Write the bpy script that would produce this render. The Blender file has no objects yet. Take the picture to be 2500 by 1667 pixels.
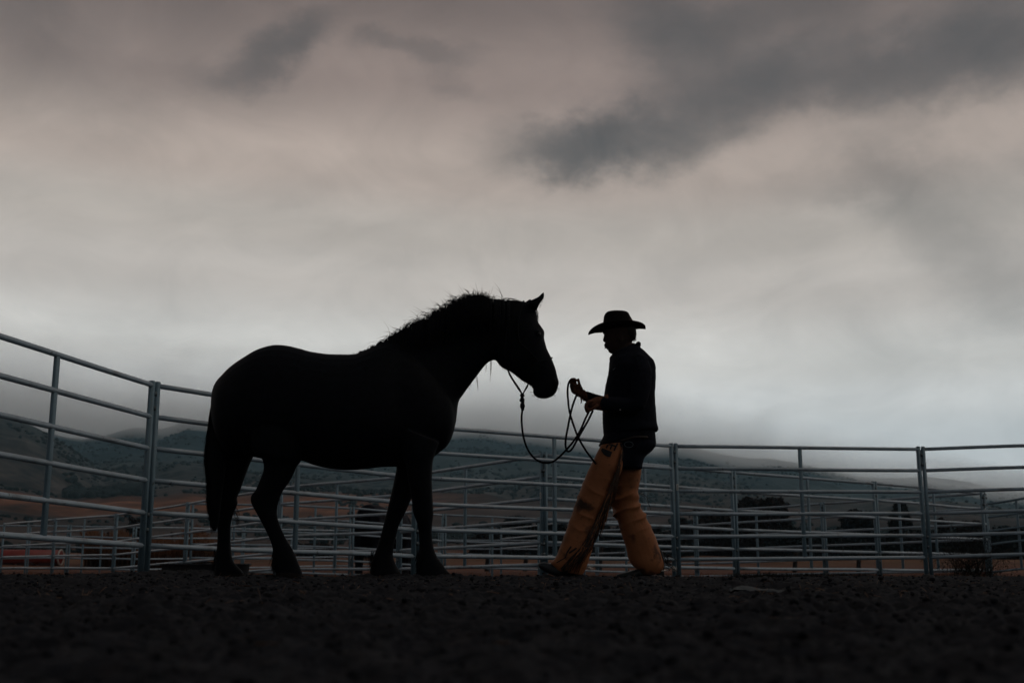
import bpy, bmesh, math, random
import numpy as np
from mathutils import Vector, Matrix
from mathutils.bvhtree import BVHTree

random.seed(7)
rng = np.random.default_rng(7)
S = bpy.context.scene
COL = S.collection
R = math.radians

# ------------------------------------------------------------------ camera
CAM_H = 0.115
PITCH = R(11.0)
cd = bpy.data.cameras.new('camera')
cam = bpy.data.objects.new('camera', cd)
COL.objects.link(cam)
cam.location = (0, 0, CAM_H)
cam.rotation_euler = (R(90) + PITCH, 0, 0)
cd.lens = 40.0
cd.sensor_width = 36.0
cd.clip_start = 0.02
cd.clip_end = 20000
cd.dof.use_dof = True
cd.dof.focus_distance = 8.05
cd.dof.aperture_fstop = 4.0
S.camera = cam

# ------------------------------------------------------------------ sky
W = bpy.data.worlds.new('World')
S.world = W
W.use_nodes = True
nt = W.node_tree
nt.nodes.clear()
N = nt.nodes
L = nt.links


def s2l(c):
    return tuple(((v / 255.0) / 12.92 if v / 255.0 <= 0.04045 else ((v / 255.0 + 0.055) / 1.055) ** 2.4) for v in c)


def wmath(op, a, b=None, c=None, clamp=False):
    n = N.new('ShaderNodeMath')
    n.operation = op
    n.use_clamp = clamp
    for i, v in enumerate((a, b, c)):
        if v is None:
            continue
        if isinstance(v, (int, float)):
            n.inputs[i].default_value = v
        else:
            L.new(v, n.inputs[i])
    return n.outputs[0]


tc = N.new('ShaderNodeTexCoord')
DIR = tc.outputs['Generated']
sep = N.new('ShaderNodeSeparateXYZ')
L.new(DIR, sep.inputs[0])
el = wmath('ARCSINE', sep.outputs[2])
az = wmath('ARCTAN2', sep.outputs[0], sep.outputs[1])
comb = N.new('ShaderNodeCombineXYZ')
L.new(az, comb.inputs[0])
L.new(el, comb.inputs[1])


def wnoise(scale, detail, rough, sx=1.0, sz=1.0, seed=0.0, dist=0.0):
    m = N.new('ShaderNodeMapping')
    m.inputs['Scale'].default_value = (sx, sx, sz)
    m.inputs['Location'].default_value = (seed, seed * 0.7, seed * 0.3)
    L.new(DIR, m.inputs[0])
    n = N.new('ShaderNodeTexNoise')
    n.inputs['Scale'].default_value = scale
    n.inputs['Detail'].default_value = detail
    n.inputs['Roughness'].default_value = rough
    n.inputs['Distortion'].default_value = dist
    L.new(m.outputs[0], n.inputs['Vector'])
    return n


wn = wnoise(6.0, 9.0, 0.68, 1.0, 1.5, 3.1)
wsub = N.new('ShaderNodeVectorMath')
wsub.operation = 'SUBTRACT'
L.new(wn.outputs['Color'], wsub.inputs[0])
wsub.inputs[1].default_value = (0.5, 0.5, 0.5)
wsc = N.new('ShaderNodeVectorMath')
wsc.operation = 'SCALE'
L.new(wsub.outputs[0], wsc.inputs[0])
wsc.inputs[3].default_value = 0.115
wadd = N.new('ShaderNodeVectorMath')
wadd.operation = 'ADD'
L.new(comb.outputs[0], wadd.inputs[0])
L.new(wsc.outputs[0], wadd.inputs[1])
WARP = wadd.outputs[0]

F = 2777.8


def px_dir(px, py):
    a = (px - 1250.0) / F
    b = (833.5 - py) / F
    v = Vector((a, math.cos(PITCH) - b * math.sin(PITCH), math.sin(PITCH) + b * math.cos(PITCH)))
    return v


def azel(px, py):
    v = px_dir(px, py).normalized()
    return math.atan2(v.x, v.y), math.asin(v.z)


def blob(px, py, rx, ry, rot, strength, soft=0.15, hard=1.25):
    a, e = azel(px + 16, py - 22)
    s1 = N.new('ShaderNodeVectorMath')
    s1.operation = 'SUBTRACT'
    L.new(WARP, s1.inputs[0])
    s1.inputs[1].default_value = (a, e, 0)
    rt = N.new('ShaderNodeVectorRotate')
    rt.rotation_type = 'Z_AXIS'
    rt.inputs['Angle'].default_value = -R(rot)
    L.new(s1.outputs[0], rt.inputs['Vector'])
    mu = N.new('ShaderNodeVectorMath')
    mu.operation = 'MULTIPLY'
    L.new(rt.outputs[0], mu.inputs[0])
    mu.inputs[1].default_value = (F / rx, F / ry, 0)
    ln = N.new('ShaderNodeVectorMath')
    ln.operation = 'LENGTH'
    L.new(mu.outputs[0], ln.inputs[0])
    mr = N.new('ShaderNodeMapRange')
    mr.interpolation_type = 'SMOOTHSTEP'
    L.new(ln.outputs['Value'], mr.inputs[0])
    mr.inputs[1].default_value = hard
    mr.inputs[2].default_value = soft
    mr.inputs[3].default_value = 0.0
    mr.inputs[4].default_value = strength
    return mr.outputs[0]


# pixel centre, radii, tilt, strength: the dark cloud masses that hang in the sky
BLOBS = [
    (1370, 365, 270, 95, 4, 0.66), (1530, 340, 300, 120, 5, 0.70), (1760, 290, 300, 110, 12, 0.52), (1700, 180, 240, 110, -20, 0.62), (1640, 60, 210, 100, -15, 0.55),
    (1900, 60, 330, 110, 0, 0.50), (2020, 210, 330, 110, 4, 0.58), (2260, 190, 300, 110, 10, 0.62), (2440, 110, 190, 150, 15, 0.62), (2400, 10, 260, 110, 0, 0.40),
    (700, 105, 130, 62, 25, 0.56), (640, 155, 150, 60, 22, 0.42), (560, 190, 150, 60, 18, 0.26), (1010, 140, 190, 38, -6, 0.34), (1070, 225, 90, 40, -15, 0.22), (880, 120, 90, 30, 20, 0.2),
    (2160, 430, 200, 110, -20, 0.26), (2240, 520, 240, 120, -35, 0.26), (2370, 640, 220, 110, -30, 0.18), (2480, 430, 150, 90, 0, 0.2), (2000, 470, 190, 60, 6, 0.18),
    (90, 230, 220, 190, 0, 0.24), (330, 150, 420, 190, 0, 0.20), (20, 40, 130, 110, 0, 0.3), (780, 480, 260, 60, 0, 0.12), (620, 400, 200, 50, 0, 0.08), (1250, 110, 500, 140, 0, 0.05),
    (1340, 440, 280, 80, 0, 0.16), (350, 870, 320, 100, 0, 0.12), (2480, 730, 170, 160, 0, 0.14), (2350, 930, 750, 300, 0, 0.14),
]
T = None
for b in BLOBS:
    m = blob(*b)
    inv = wmath('SUBTRACT', 1.0, m)
    T = inv if T is None else wmath('MULTIPLY', T, inv)
# loose cloud texture over the whole sky
g1 = wnoise(2.6, 8.0, 0.6, 1.0, 1.9, 11.0, 0.5)
g1m = N.new('ShaderNodeMapRange')
L.new(g1.outputs['Fac'], g1m.inputs[0])
g1m.inputs[1].default_value = 0.35
g1m.inputs[2].default_value = 0.75
g1m.inputs[3].default_value = 1.04
g1m.inputs[4].default_value = 0.82
g2 = wnoise(9.0, 9.0, 0.66, 1.0, 1.7, 23.0, 0.9)
g2m = N.new('ShaderNodeMapRange')
L.new(g2.outputs['Fac'], g2m.inputs[0])
g2m.inputs[1].default_value = 0.3
g2m.inputs[2].default_value = 0.75
g2m.inputs[3].default_value = 1.09
g2m.inputs[4].default_value = 0.87
GEN = wmath('MULTIPLY', g1m.outputs[0], g2m.outputs[0])

ewarp = wmath('MULTIPLY_ADD', wmath('SUBTRACT', wnoise(1.6, 4.0, 0.5, 1.0, 2.0, 5.0).outputs['Fac'], 0.5), 0.06, el)
elr = wmath('DIVIDE', ewarp, math.pi / 2, clamp=True)
ramp = N.new('ShaderNodeValToRGB')
ramp.color_ramp.interpolation = 'EASE'
stops = [(0.0, (.96, 1.03, 1.06)), (5.0, (1.12, 1.16, 1.17)), (8.0, (1.24, 1.24, 1.21)), (10.0, (1.10, 1.07, 1.01)), (13.8, (.78, .71, .645)), (16.5, (.645, .575, .51)),
         (19.5, (.615, .505, .435)), (24.0, (.37, .283, .246)), (28.0, (.22, .165, .144)), (45.0, (.12, .105, .10)), (90.0, (.075, .075, .08))]
cr = ramp.color_ramp
while len(cr.elements) > 1:
    cr.elements.remove(cr.elements[-1])
cr.elements[0].position = 0.0
cr.elements[0].color = (*stops[0][1], 1)
for d, c in stops[1:]:
    e = cr.elements.new(d / 90.0)
    e.color = (*c, 1)
L.new(elr, ramp.inputs[0])
mx = N.new('ShaderNodeMix')
mx.data_type = 'RGBA'
mx.inputs['A'].default_value = (*s2l((76, 74, 73)), 1)
L.new(ramp.outputs[0], mx.inputs['B'])
thin = wnoise(8.0, 9.0, 0.7, 1.0, 1.8, 41.0, 0.6)
tm_ = N.new('ShaderNodeMapRange')
L.new(thin.outputs['Fac'], tm_.inputs[0])
tm_.inputs[1].default_value = 0.42
tm_.inputs[2].default_value = 0.72
tm_.inputs[4].default_value = 0.16
L.new(wmath('ADD', T, wmath('MULTIPLY', wmath('SUBTRACT', 1.0, T), tm_.outputs[0]), clamp=True), mx.inputs['Factor'])
mg = N.new('ShaderNodeVectorMath')
mg.operation = 'SCALE'
L.new(mx.outputs['Result'], mg.inputs[0])
# the bright gap in the overcast lies ahead, over the hills; unseen sky behind the camera is dimmed for contrast
cosaz = wmath('COSINE', az)
azf = N.new('ShaderNodeMapRange')
azf.interpolation_type = 'SMOOTHSTEP'
L.new(cosaz, azf.inputs[0])
azf.inputs[1].default_value = -0.75
azf.inputs[2].default_value = 0.8
azf.inputs[3].default_value = 0.42
azf.inputs[4].default_value = 1.0
L.new(wmath('MULTIPLY', GEN, azf.outputs[0]), mg.inputs[3])
# a little clear-sky light filters through the overcast
sky = N.new('ShaderNodeTexSky')
sky.sky_type = 'NISHITA'
sky.sun_disc = False
SUN_EL, SUN_AZ = 50.0, 98.0      # azimuth clockwise from +Y (view direction)
sky.sun_elevation = R(SUN_EL)
sky.sun_rotation = R(SUN_AZ)
bg1 = N.new('ShaderNodeBackground')
L.new(mg.outputs[0], bg1.inputs[0])
bg1.inputs[1].default_value = 0.87
bg2 = N.new('ShaderNodeBackground')
L.new(sky.outputs[0], bg2.inputs[0])
bg2.inputs[1].default_value = 0.003
ads = N.new('ShaderNodeAddShader')
L.new(bg1.outputs[0], ads.inputs[0])
L.new(bg2.outputs[0], ads.inputs[1])
wo = N.new('ShaderNodeOutputWorld')
L.new(ads.outputs[0], wo.inputs[0])

sl = bpy.data.lights.new('sun', 'SUN')
sl.energy = 0.4
sl.angle = R(25)
sl.color = (1.0, 0.86, 0.72)
sun = bpy.data.objects.new('sun', sl)
COL.objects.link(sun)
sd = Vector((math.sin(R(SUN_AZ)) * math.cos(R(SUN_EL)), math.cos(R(SUN_AZ)) * math.cos(R(SUN_EL)), math.sin(R(SUN_EL))))
sun.rotation_euler = sd.to_track_quat('Z', 'Y').to_euler()
sun.location = (0, 0, 30)

S.render.engine = 'CYCLES'
S.view_settings.view_transform = 'Standard'
S.view_settings.look = 'None'
S.view_settings.exposure = 0.0
S.view_settings.gamma = 1.0
S.view_settings.use_curve_mapping = False
S.cycles.use_denoising = True
S.cycles.max_bounces = 10
S.cycles.volume_bounces = 8
S.cycles.transparent_max_bounces = 8

# ------------------------------------------------------------------ helpers


def P(px, py, Y):
    v = px_dir(px, py)
    t = Y / v.y
    return Vector((v.x * t, Y, CAM_H + v.z * t))


def zpx(py, Y):
    return P(1250, py, Y).z


def tag(o, label=None, cat=None, group=None, kind=None):
    if label:
        o['label'] = label
    if cat:
        o['category'] = cat
    if group:
        o['group'] = group
    if kind:
        o['kind'] = kind
    return o


def mkobj(name, me, mat, parent=None, smooth=True):
    o = bpy.data.objects.new(name, me)
    COL.objects.link(o)
    if mat:
        me.materials.clear()
        me.materials.append(mat)
    if smooth and len(me.polygons):
        me.polygons.foreach_set('use_smooth', [True] * len(me.polygons))
    if parent:
        o.parent = parent
        o.matrix_parent_inverse = Matrix.Translation(parent.location).inverted()
    return o


def empty(name, loc):
    o = bpy.data.objects.new(name, None)
    COL.objects.link(o)
    o.location = loc
    o.empty_display_size = 0.1
    return o


def mesh_from(name, V, Fc):
    me = bpy.data.meshes.new(name)
    me.from_pydata([tuple(v) for v in V], [], Fc)
    me.update()
    return me


def bm_mesh(name, bm):
    bmesh.ops.recalc_face_normals(bm, faces=bm.faces)
    me = bpy.data.meshes.new(name)
    bm.to_mesh(me)
    bm.free()
    return me


def catmull(rows, sub):
    out = []
    n = len(rows)
    for i in range(n - 1):
        p0 = rows[max(i - 1, 0)]
        p1 = rows[i]
        p2 = rows[i + 1]
        p3 = rows[min(i + 2, n - 1)]
        for k in range(sub):
            t = k / sub
            out.append(0.5 * ((2 * p1) + (-p0 + p2) * t + (2 * p0 - 5 * p1 + 4 * p2 - p3) * t * t + (-p0 + 3 * p1 - 3 * p2 + p3) * t ** 3))
    out.append(rows[-1])
    return out


def loft(bm, secs, Y, n=24, ex=2.0, sub=3, dy=0.0):
    """secs: (ax, ay, bx, by, halfwidth[, dy]) in photograph pixels at the distance Y + dy"""
    rows = []
    for s in secs:
        d = dy + (s[5] if len(s) > 5 else 0.0)
        a = P(s[0], s[1], Y + d)
        b = P(s[2], s[3], Y + d)
        rows.append(np.array([*a, *b, s[4]]))
    rows = catmull(rows, sub)
    rings = []
    for r in rows:
        a, b, w = Vector(r[0:3]), Vector(r[3:6]), max(r[6], 0.002)
        c = (a + b) / 2
        e = (b - a) / 2
        ring = []
        for k in range(n):
            t = 2 * math.pi * k / n
            ct, st = math.cos(t), math.sin(t)
            x = math.copysign(abs(ct) ** (2 / ex), ct)
            y = math.copysign(abs(st) ** (2 / ex), st)
            ring.append(bm.verts.new(c + e * x + Vector((0, w * y, 0))))
        rings.append(ring)
    for r0, r1 in zip(rings[:-1], rings[1:]):
        for k in range(n):
            bm.faces.new((r0[k], r0[(k + 1) % n], r1[(k + 1) % n], r1[k]))
    for ring, flip in ((rings[0], True), (rings[-1], False)):
        c = sum((v.co for v in ring), Vector()) / n
        cv = bm.verts.new(c)
        for k in range(n):
            f = (ring[k], cv, ring[(k + 1) % n]) if not flip else (ring[(k + 1) % n], cv, ring[k])
            bm.faces.new(f)


def tube(bm, pts, rad, n=10, sub=3, caps=True, smooth=True):
    rs = rad if isinstance(rad, (list, tuple)) else [rad] * len(pts)
    rows = [np.array([*p, r]) for p, r in zip(pts, rs)]
    if smooth and len(rows) > 2:
        rows = catmull(rows, sub)
    pp = [Vector(r[:3]) for r in rows]
    rr = [max(r[3], 0.0003) for r in rows]
    up = None
    rings = []
    for i, p in enumerate(pp):
        t = (pp[min(i + 1, len(pp) - 1)] - pp[max(i - 1, 0)]).normalized()
        if up is None:
            up = t.orthogonal().normalized()
        else:
            up = (up - t * up.dot(t))
            up = up.normalized() if up.length > 1e-6 else t.orthogonal().normalized()
        s = t.cross(up)
        rings.append((p, up, s, rr[i], t))
    vs = []

    def ring(p, u, s, r):
        return [bm.verts.new(p + (u * math.cos(2 * math.pi * k / n) + s * math.sin(2 * math.pi * k / n)) * r) for k in range(n)]
    if caps:
        p, u, s, r, t = rings[0]
        vs.append(ring(p - t * r * 0.6, u, s, r * 0.7))
    for p, u, s, r, t in rings:
        vs.append(ring(p, u, s, r))
    if caps:
        p, u, s, r, t = rings[-1]
        vs.append(ring(p + t * r * 0.6, u, s, r * 0.7))
    for r0, r1 in zip(vs[:-1], vs[1:]):
        for k in range(n):
            bm.faces.new((r0[k], r0[(k + 1) % n], r1[(k + 1) % n], r1[k]))
    bm.faces.new(list(reversed(vs[0])))
    bm.faces.new(vs[-1])


def ball(bm, c, r, sx=1, sy=1, sz=1, seg=12):
    m = Matrix.Translation(c) @ Matrix.Diagonal((sx, sy, sz, 1))
    bmesh.ops.create_uvsphere(bm, u_segments=seg, v_segments=max(6, seg * 2 // 3), radius=r, matrix=m)


def box(bm, c, dims, rot=None):
    m = Matrix.Translation(c)
    if rot is not None:
        m = m @ rot
    m = m @ Matrix.Diagonal((dims[0], dims[1], dims[2], 1))
    bmesh.ops.create_cube(bm, size=1.0, matrix=m)


def fuse(name, bm, voxel, smooth=4, factor=0.5, disp=None):
    """one continuous skin over all shapes in bm"""
    me = bm_mesh(name + '_raw', bm)
    o = bpy.data.objects.new(name + '_raw', me)
    COL.objects.link(o)
    m = o.modifiers.new('r', 'REMESH')
    m.mode = 'VOXEL'
    m.voxel_size = voxel
    m.adaptivity = 0.0
    if smooth:
        s = o.modifiers.new('s', 'SMOOTH')
        s.iterations = smooth
        s.factor = factor
    dg = bpy.context.evaluated_depsgraph_get()
    out = bpy.data.meshes.new_from_object(o.evaluated_get(dg))
    out.name = name
    bpy.data.objects.remove(o)
    bpy.data.meshes.remove(me)
    if disp:
        co = np.empty(len(out.vertices) * 3)
        no = np.empty(len(out.vertices) * 3)
        out.vertices.foreach_get('co', co)
        out.vertex_normals.foreach_get('vector', no)
        co = co.reshape(-1, 3)
        no = no.reshape(-1, 3)
        co = co + no * disp(co, no)[:, None]
        out.vertices.foreach_set('co', co.ravel())
        out.update()
    return out


def hairs(name, lines, r0, mat, parent=None, tip=0.15):
    """tapered three-sided strands joined into one mesh"""
    V = []
    Fc = []
    for ln in lines:
        base = len(V)
        n = len(ln)
        rr0 = r0 * random.uniform(0.6, 1.2)
        for i, p in enumerate(ln):
            t = (ln[min(i + 1, n - 1)] - ln[max(i - 1, 0)])
            t = t.normalized() if t.length > 1e-9 else Vector((0, 0, 1))
            u = t.orthogonal().normalized()
            s = t.cross(u)
            r = rr0 * (1 - (1 - tip) * (i / (n - 1)) ** 1.5)
            for k in range(3):
                a = 2 * math.pi * k / 3
                V.append(p + (u * math.cos(a) + s * math.sin(a)) * r)
        for i in range(n - 1):
            for k in range(3):
                a0 = base + i * 3 + k
                a1 = base + i * 3 + (k + 1) % 3
                Fc.append((a0, a1, a1 + 3, a0 + 3))
        Fc.append((base + 2, base + 1, base))
        e = base + (n - 1) * 3
        Fc.append((e, e + 1, e + 2))
    return mkobj(name, mesh_from(name, V, Fc), mat, parent)


# numpy gradient-free value noise
def _hash(ix, iy, iz, seed):
    h = (ix.astype(np.int64) * 374761393 + iy.astype(np.int64) * 668265263 + iz.astype(np.int64) * 2147483647 + seed * 974711) & 0xFFFFFFFF
    h = ((h ^ (h >> 13)) * 1274126177) & 0xFFFFFFFF
    h = (h ^ (h >> 16)) & 0xFFFFFFFF
    return h / 4294967295.0


def vnoise(x, y, z=None, seed=0):
    x = np.asarray(x, float)
    y = np.asarray(y, float)
    z = np.zeros_like(x) if z is None else np.asarray(z, float)
    ix, iy, iz = np.floor(x), np.floor(y), np.floor(z)
    fx, fy, fz = x - ix, y - iy, z - iz
    fx = fx * fx * (3 - 2 * fx)
    fy = fy * fy * (3 - 2 * fy)
    fz = fz * fz * (3 - 2 * fz)
    r = 0
    for dx in (0, 1):
        for dyy in (0, 1):
            for dz in (0, 1):
                w = (fx if dx else 1 - fx) * (fy if dyy else 1 - fy) * (fz if dz else 1 - fz)
                r = r + w * _hash(ix + dx, iy + dyy, iz + dz, seed)
    return r * 2 - 1


def fbm(x, y, z=None, o=4, seed=0, gain=0.5):
    r = 0
    a = 1.0
    f = 1.0
    for i in range(o):
        r = r + a * vnoise(x * f + i * 17.3, y * f + i * 9.1, None if z is None else z * f, seed + i)
        a *= gain
        f *= 2.03
    return r


# ------------------------------------------------------------------ materials
def mat(name, col, rough=0.8, var=0.25, scale=20.0, bump=0.0, bscale=None, spec=0.3, metal=0.0, col2=None, detail=5.0, sheen=0.0):
    m = bpy.data.materials.new(name)
    m.use_nodes = True
    t = m.node_tree
    b = t.nodes['Principled BSDF']
    b.inputs['Roughness'].default_value = rough
    b.inputs['Metallic'].default_value = metal
    b.inputs['Specular IOR Level'].default_value = spec
    if sheen:
        b.inputs['Sheen Weight'].default_value = sheen
    co = t.nodes.new('ShaderNodeTexCoord')
    n = t.nodes.new('ShaderNodeTexNoise')
    n.inputs['Scale'].default_value = scale
    n.inputs['Detail'].default_value = detail
    n.inputs['Roughness'].default_value = 0.6
    t.links.new(co.outputs['Object'], n.inputs['Vector'])
    r = t.nodes.new('ShaderNodeValToRGB')
    c2 = col2 if col2 else tuple(c * (1 + var) for c in col)
    c1 = tuple(c * (1 - var) for c in col)
    r.color_ramp.elements[0].position = 0.3
    r.color_ramp.elements[1].position = 0.7
    r.color_ramp.elements[0].color = (*c1, 1)
    r.color_ramp.elements[1].color = (*c2, 1)
    t.links.new(n.outputs['Fac'], r.inputs[0])
    t.links.new(r.outputs[0], b.inputs['Base Color'])
    if bump:
        n2 = t.nodes.new('ShaderNodeTexNoise')
        n2.inputs['Scale'].default_value = bscale or scale * 4
        n2.inputs['Detail'].default_value = 6
        t.links.new(co.outputs['Object'], n2.inputs['Vector'])
        bp = t.nodes.new('ShaderNodeBump')
        bp.inputs['Strength'].default_value = 1.0
        bp.inputs['Distance'].default_value = bump
        t.links.new(n2.outputs['Fac'], bp.inputs['Height'])
        t.links.new(bp.outputs[0], b.inputs['Normal'])
    return m


def mixin(m, col, scale, lo, hi, detail=6, seed=0.0, stretch=(1, 1, 1), out=1.0):
    """lay patches of a second colour (dirt, stains, chips) over a material"""
    t = m.node_tree
    b = t.nodes['Principled BSDF']
    src = b.inputs['Base Color'].links[0].from_socket
    co = t.nodes.new('ShaderNodeTexCoord')
    mp = t.nodes.new('ShaderNodeMapping')
    mp.inputs['Location'].default_value = (seed, seed, seed)
    mp.inputs['Scale'].default_value = stretch
    t.links.new(co.outputs['Object'], mp.inputs[0])
    n = t.nodes.new('ShaderNodeTexNoise')
    n.inputs['Scale'].default_value = scale
    n.inputs['Detail'].default_value = detail
    n.inputs['Roughness'].default_value = 0.65
    t.links.new(mp.outputs[0], n.inputs['Vector'])
    mr = t.nodes.new('ShaderNodeMapRange')
    t.links.new(n.outputs['Fac'], mr.inputs[0])
    mr.inputs[1].default_value = lo
    mr.inputs[2].default_value = hi
    mr.inputs[4].default_value = out
    mx = t.nodes.new('ShaderNodeMix')
    mx.data_type = 'RGBA'
    t.links.new(mr.outputs[0], mx.inputs['Factor'])
    t.links.new(src, mx.inputs['A'])
    mx.inputs['B'].default_value = (*col, 1)
    t.links.new(mx.outputs['Result'], b.inputs['Base Color'])
    return m


M = {}
M['soil'] = mat('dark_soil', (0.0105, 0.0118, 0.0155), 0.95, 0.45, 14, 0.006, 60, spec=0.12, detail=8)
mixin(M['soil'], (0.026, 0.0195, 0.0185), 24.0, 0.56, 0.78, seed=4, out=0.6)
M['straw'] = mat('straw', (0.16, 0.09, 0.055), 0.8, 0.4, 3.0)
M['coat'] = mat('black_horse_coat', (0.0030, 0.0042, 0.0070), 0.66, 0.4, 30, 0.0012, 260, spec=0.08)
M['hoof'] = mat('dusty_black_hoof', (0.010, 0.009, 0.009), 0.9, 0.4, 25, 0.002, 90, spec=0.1)
M['hair'] = mat('black_horse_hair', (0.0038, 0.005, 0.0075), 0.7, 0.3, 30, spec=0.1)
M['rail'] = mat('grey_green_painted_steel', (0.28, 0.36, 0.43), 0.36, 0.10, 9, 0.0006, 60, spec=0.6)
mixin(M['rail'], (0.05, 0.042, 0.036), 22.0, 0.63, 0.67, seed=2, out=0.85)
mixin(M['rail'], (0.07, 0.055, 0.045), 3.2, 0.55, 0.75, seed=31, out=0.75)
mixin(M['rail'], (0.10, 0.12, 0.13), 2.0, 0.5, 0.8, seed=8, out=0.6)
M['post'] = mat('painted_square_tube', (0.13, 0.205, 0.255), 0.55, 0.12, 9, 0.0006, 60, spec=0.35)
mixin(M['post'], (0.035, 0.032, 0.03), 24.0, 0.64, 0.69, seed=5, out=0.85)
M['lug'] = mat('dull_steel_pin', (0.09, 0.115, 0.13), 0.5, 0.2, 20, metal=0.4)
M['sticker'] = mat('white_sticker', (0.62, 0.62, 0.6), 0.6, 0.06, 30)
M['ink'] = mat('grey_ink', (0.15, 0.15, 0.15), 0.7, 0.1, 30)
M['denim'] = mat('dark_navy_denim', (0.0065, 0.0085, 0.016), 0.9, 0.3, 60, 0.001, 500, spec=0.1)
M['jacket'] = mat('navy_denim_jacket', (0.0055, 0.007, 0.0125), 0.9, 0.3, 40, 0.001, 400, spec=0.08)
M['shirt'] = mat('dark_shirt', (0.0065, 0.0075, 0.012), 0.9, 0.3, 40, 0.001, 300, spec=0.1)
M['chaps'] = mat('tan_orange_chap_leather', (0.28, 0.105, 0.042), 0.66, 0.14, 7, 0.0014, 140, spec=0.25, detail=8)
mixin(M['chaps'], (0.020, 0.013, 0.011), 3.4, 0.56, 0.72, seed=1.7, out=0.75, detail=3)
mixin(M['chaps'], (0.06, 0.028, 0.015), 28.0, 0.60, 0.70, seed=3.1, out=0.6)
M['fringe'] = mat('grey_brown_fringe', (0.050, 0.034, 0.027), 0.8, 0.6, 12, spec=0.2)
M['applique'] = mat('dark_leather_applique', (0.008, 0.009, 0.011), 0.7, 0.2, 30)
M['boot'] = mat('dark_boot_leather', (0.010, 0.014, 0.017), 0.5, 0.3, 20, 0.001, 100, spec=0.4)
M['glove'] = mat('brown_work_glove', (0.10, 0.040, 0.022), 0.8, 0.45, 40, 0.002, 120, spec=0.2)
M['skin'] = mat('shaded_skin', (0.030, 0.018, 0.015), 0.75, 0.2, 30, 0.001, 200, spec=0.15)
M['mhair'] = mat('dark_hair', (0.012, 0.009, 0.008), 0.8, 0.3, 30)
M['felt'] = mat('black_felt', (0.009, 0.0075, 0.0078), 0.9, 0.25, 30, 0.0008, 300, spec=0.08)
M['felt_under'] = mat('brown_hat_edge', (0.035, 0.026, 0.024), 0.9, 0.25, 30)
M['rope'] = mat('black_rope', (0.006, 0.007, 0.010), 0.8, 0.5, 200, 0.001, 300, spec=0.12)
M['steel'] = mat('worn_steel', (0.55, 0.52, 0.5), 0.35, 0.1, 30, metal=0.9)
M['belt'] = mat('dark_brown_belt', (0.016, 0.010, 0.008), 0.6, 0.3, 30, spec=0.3)
M['film'] = mat('blue_grey_film', (0.008, 0.017, 0.022), 0.6, 0.4, 18, 0.002, 30, spec=0.2)
M['tub'] = mat('black_rubber_tank', (0.011, 0.013, 0.018), 0.7, 0.2, 20)
M['redpaint'] = mat('faded_red_paint', (0.20, 0.035, 0.03), 0.5, 0.2, 2, spec=0.4)
M['maroon'] = mat('maroon_panel', (0.035, 0.010, 0.012), 0.6, 0.2, 2)
M['white'] = mat('dusty_white_trim', (0.50, 0.46, 0.44), 0.6, 0.1, 4)
M['cream'] = mat('sawn_pine', (0.62, 0.34, 0.22), 0.7, 0.15, 3)
M['bark'] = mat('dark_bark', (0.018, 0.015, 0.014), 0.9, 0.3, 8, 0.01, 20)
M['leaf'] = mat('dark_evergreen', (0.012, 0.015, 0.016), 0.8, 0.45, 2.5, spec=0.1)
M['leaf2'] = mat('dark_rusty_foliage', (0.020, 0.015, 0.014), 0.8, 0.5, 2.5, spec=0.1)
M['shrub'] = mat('sage_shrub', (0.018, 0.028, 0.030), 0.9, 0.45, 0.05, spec=0.05)
M['weed'] = mat('dark_weed', (0.020, 0.022, 0.021), 0.85, 0.5, 6, spec=0.1)
M['drygrass'] = mat('dry_orange_grass', (0.16, 0.060, 0.024), 0.85, 0.5, 1.2)
M['reeds'] = mat('rusty_dry_stalks', (0.085, 0.034, 0.014), 0.85, 0.6, 0.6)
M['wood'] = mat('weathered_post', (0.018, 0.015, 0.015), 0.9, 0.3, 6)
M['bhorse'] = mat('dark_bay_coat', (0.0085, 0.009, 0.014), 0.8, 0.3, 10, spec=0.1)
M['bhorse2'] = mat('brown_back', (0.034, 0.020, 0.014), 0.85, 0.3, 10)


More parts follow.
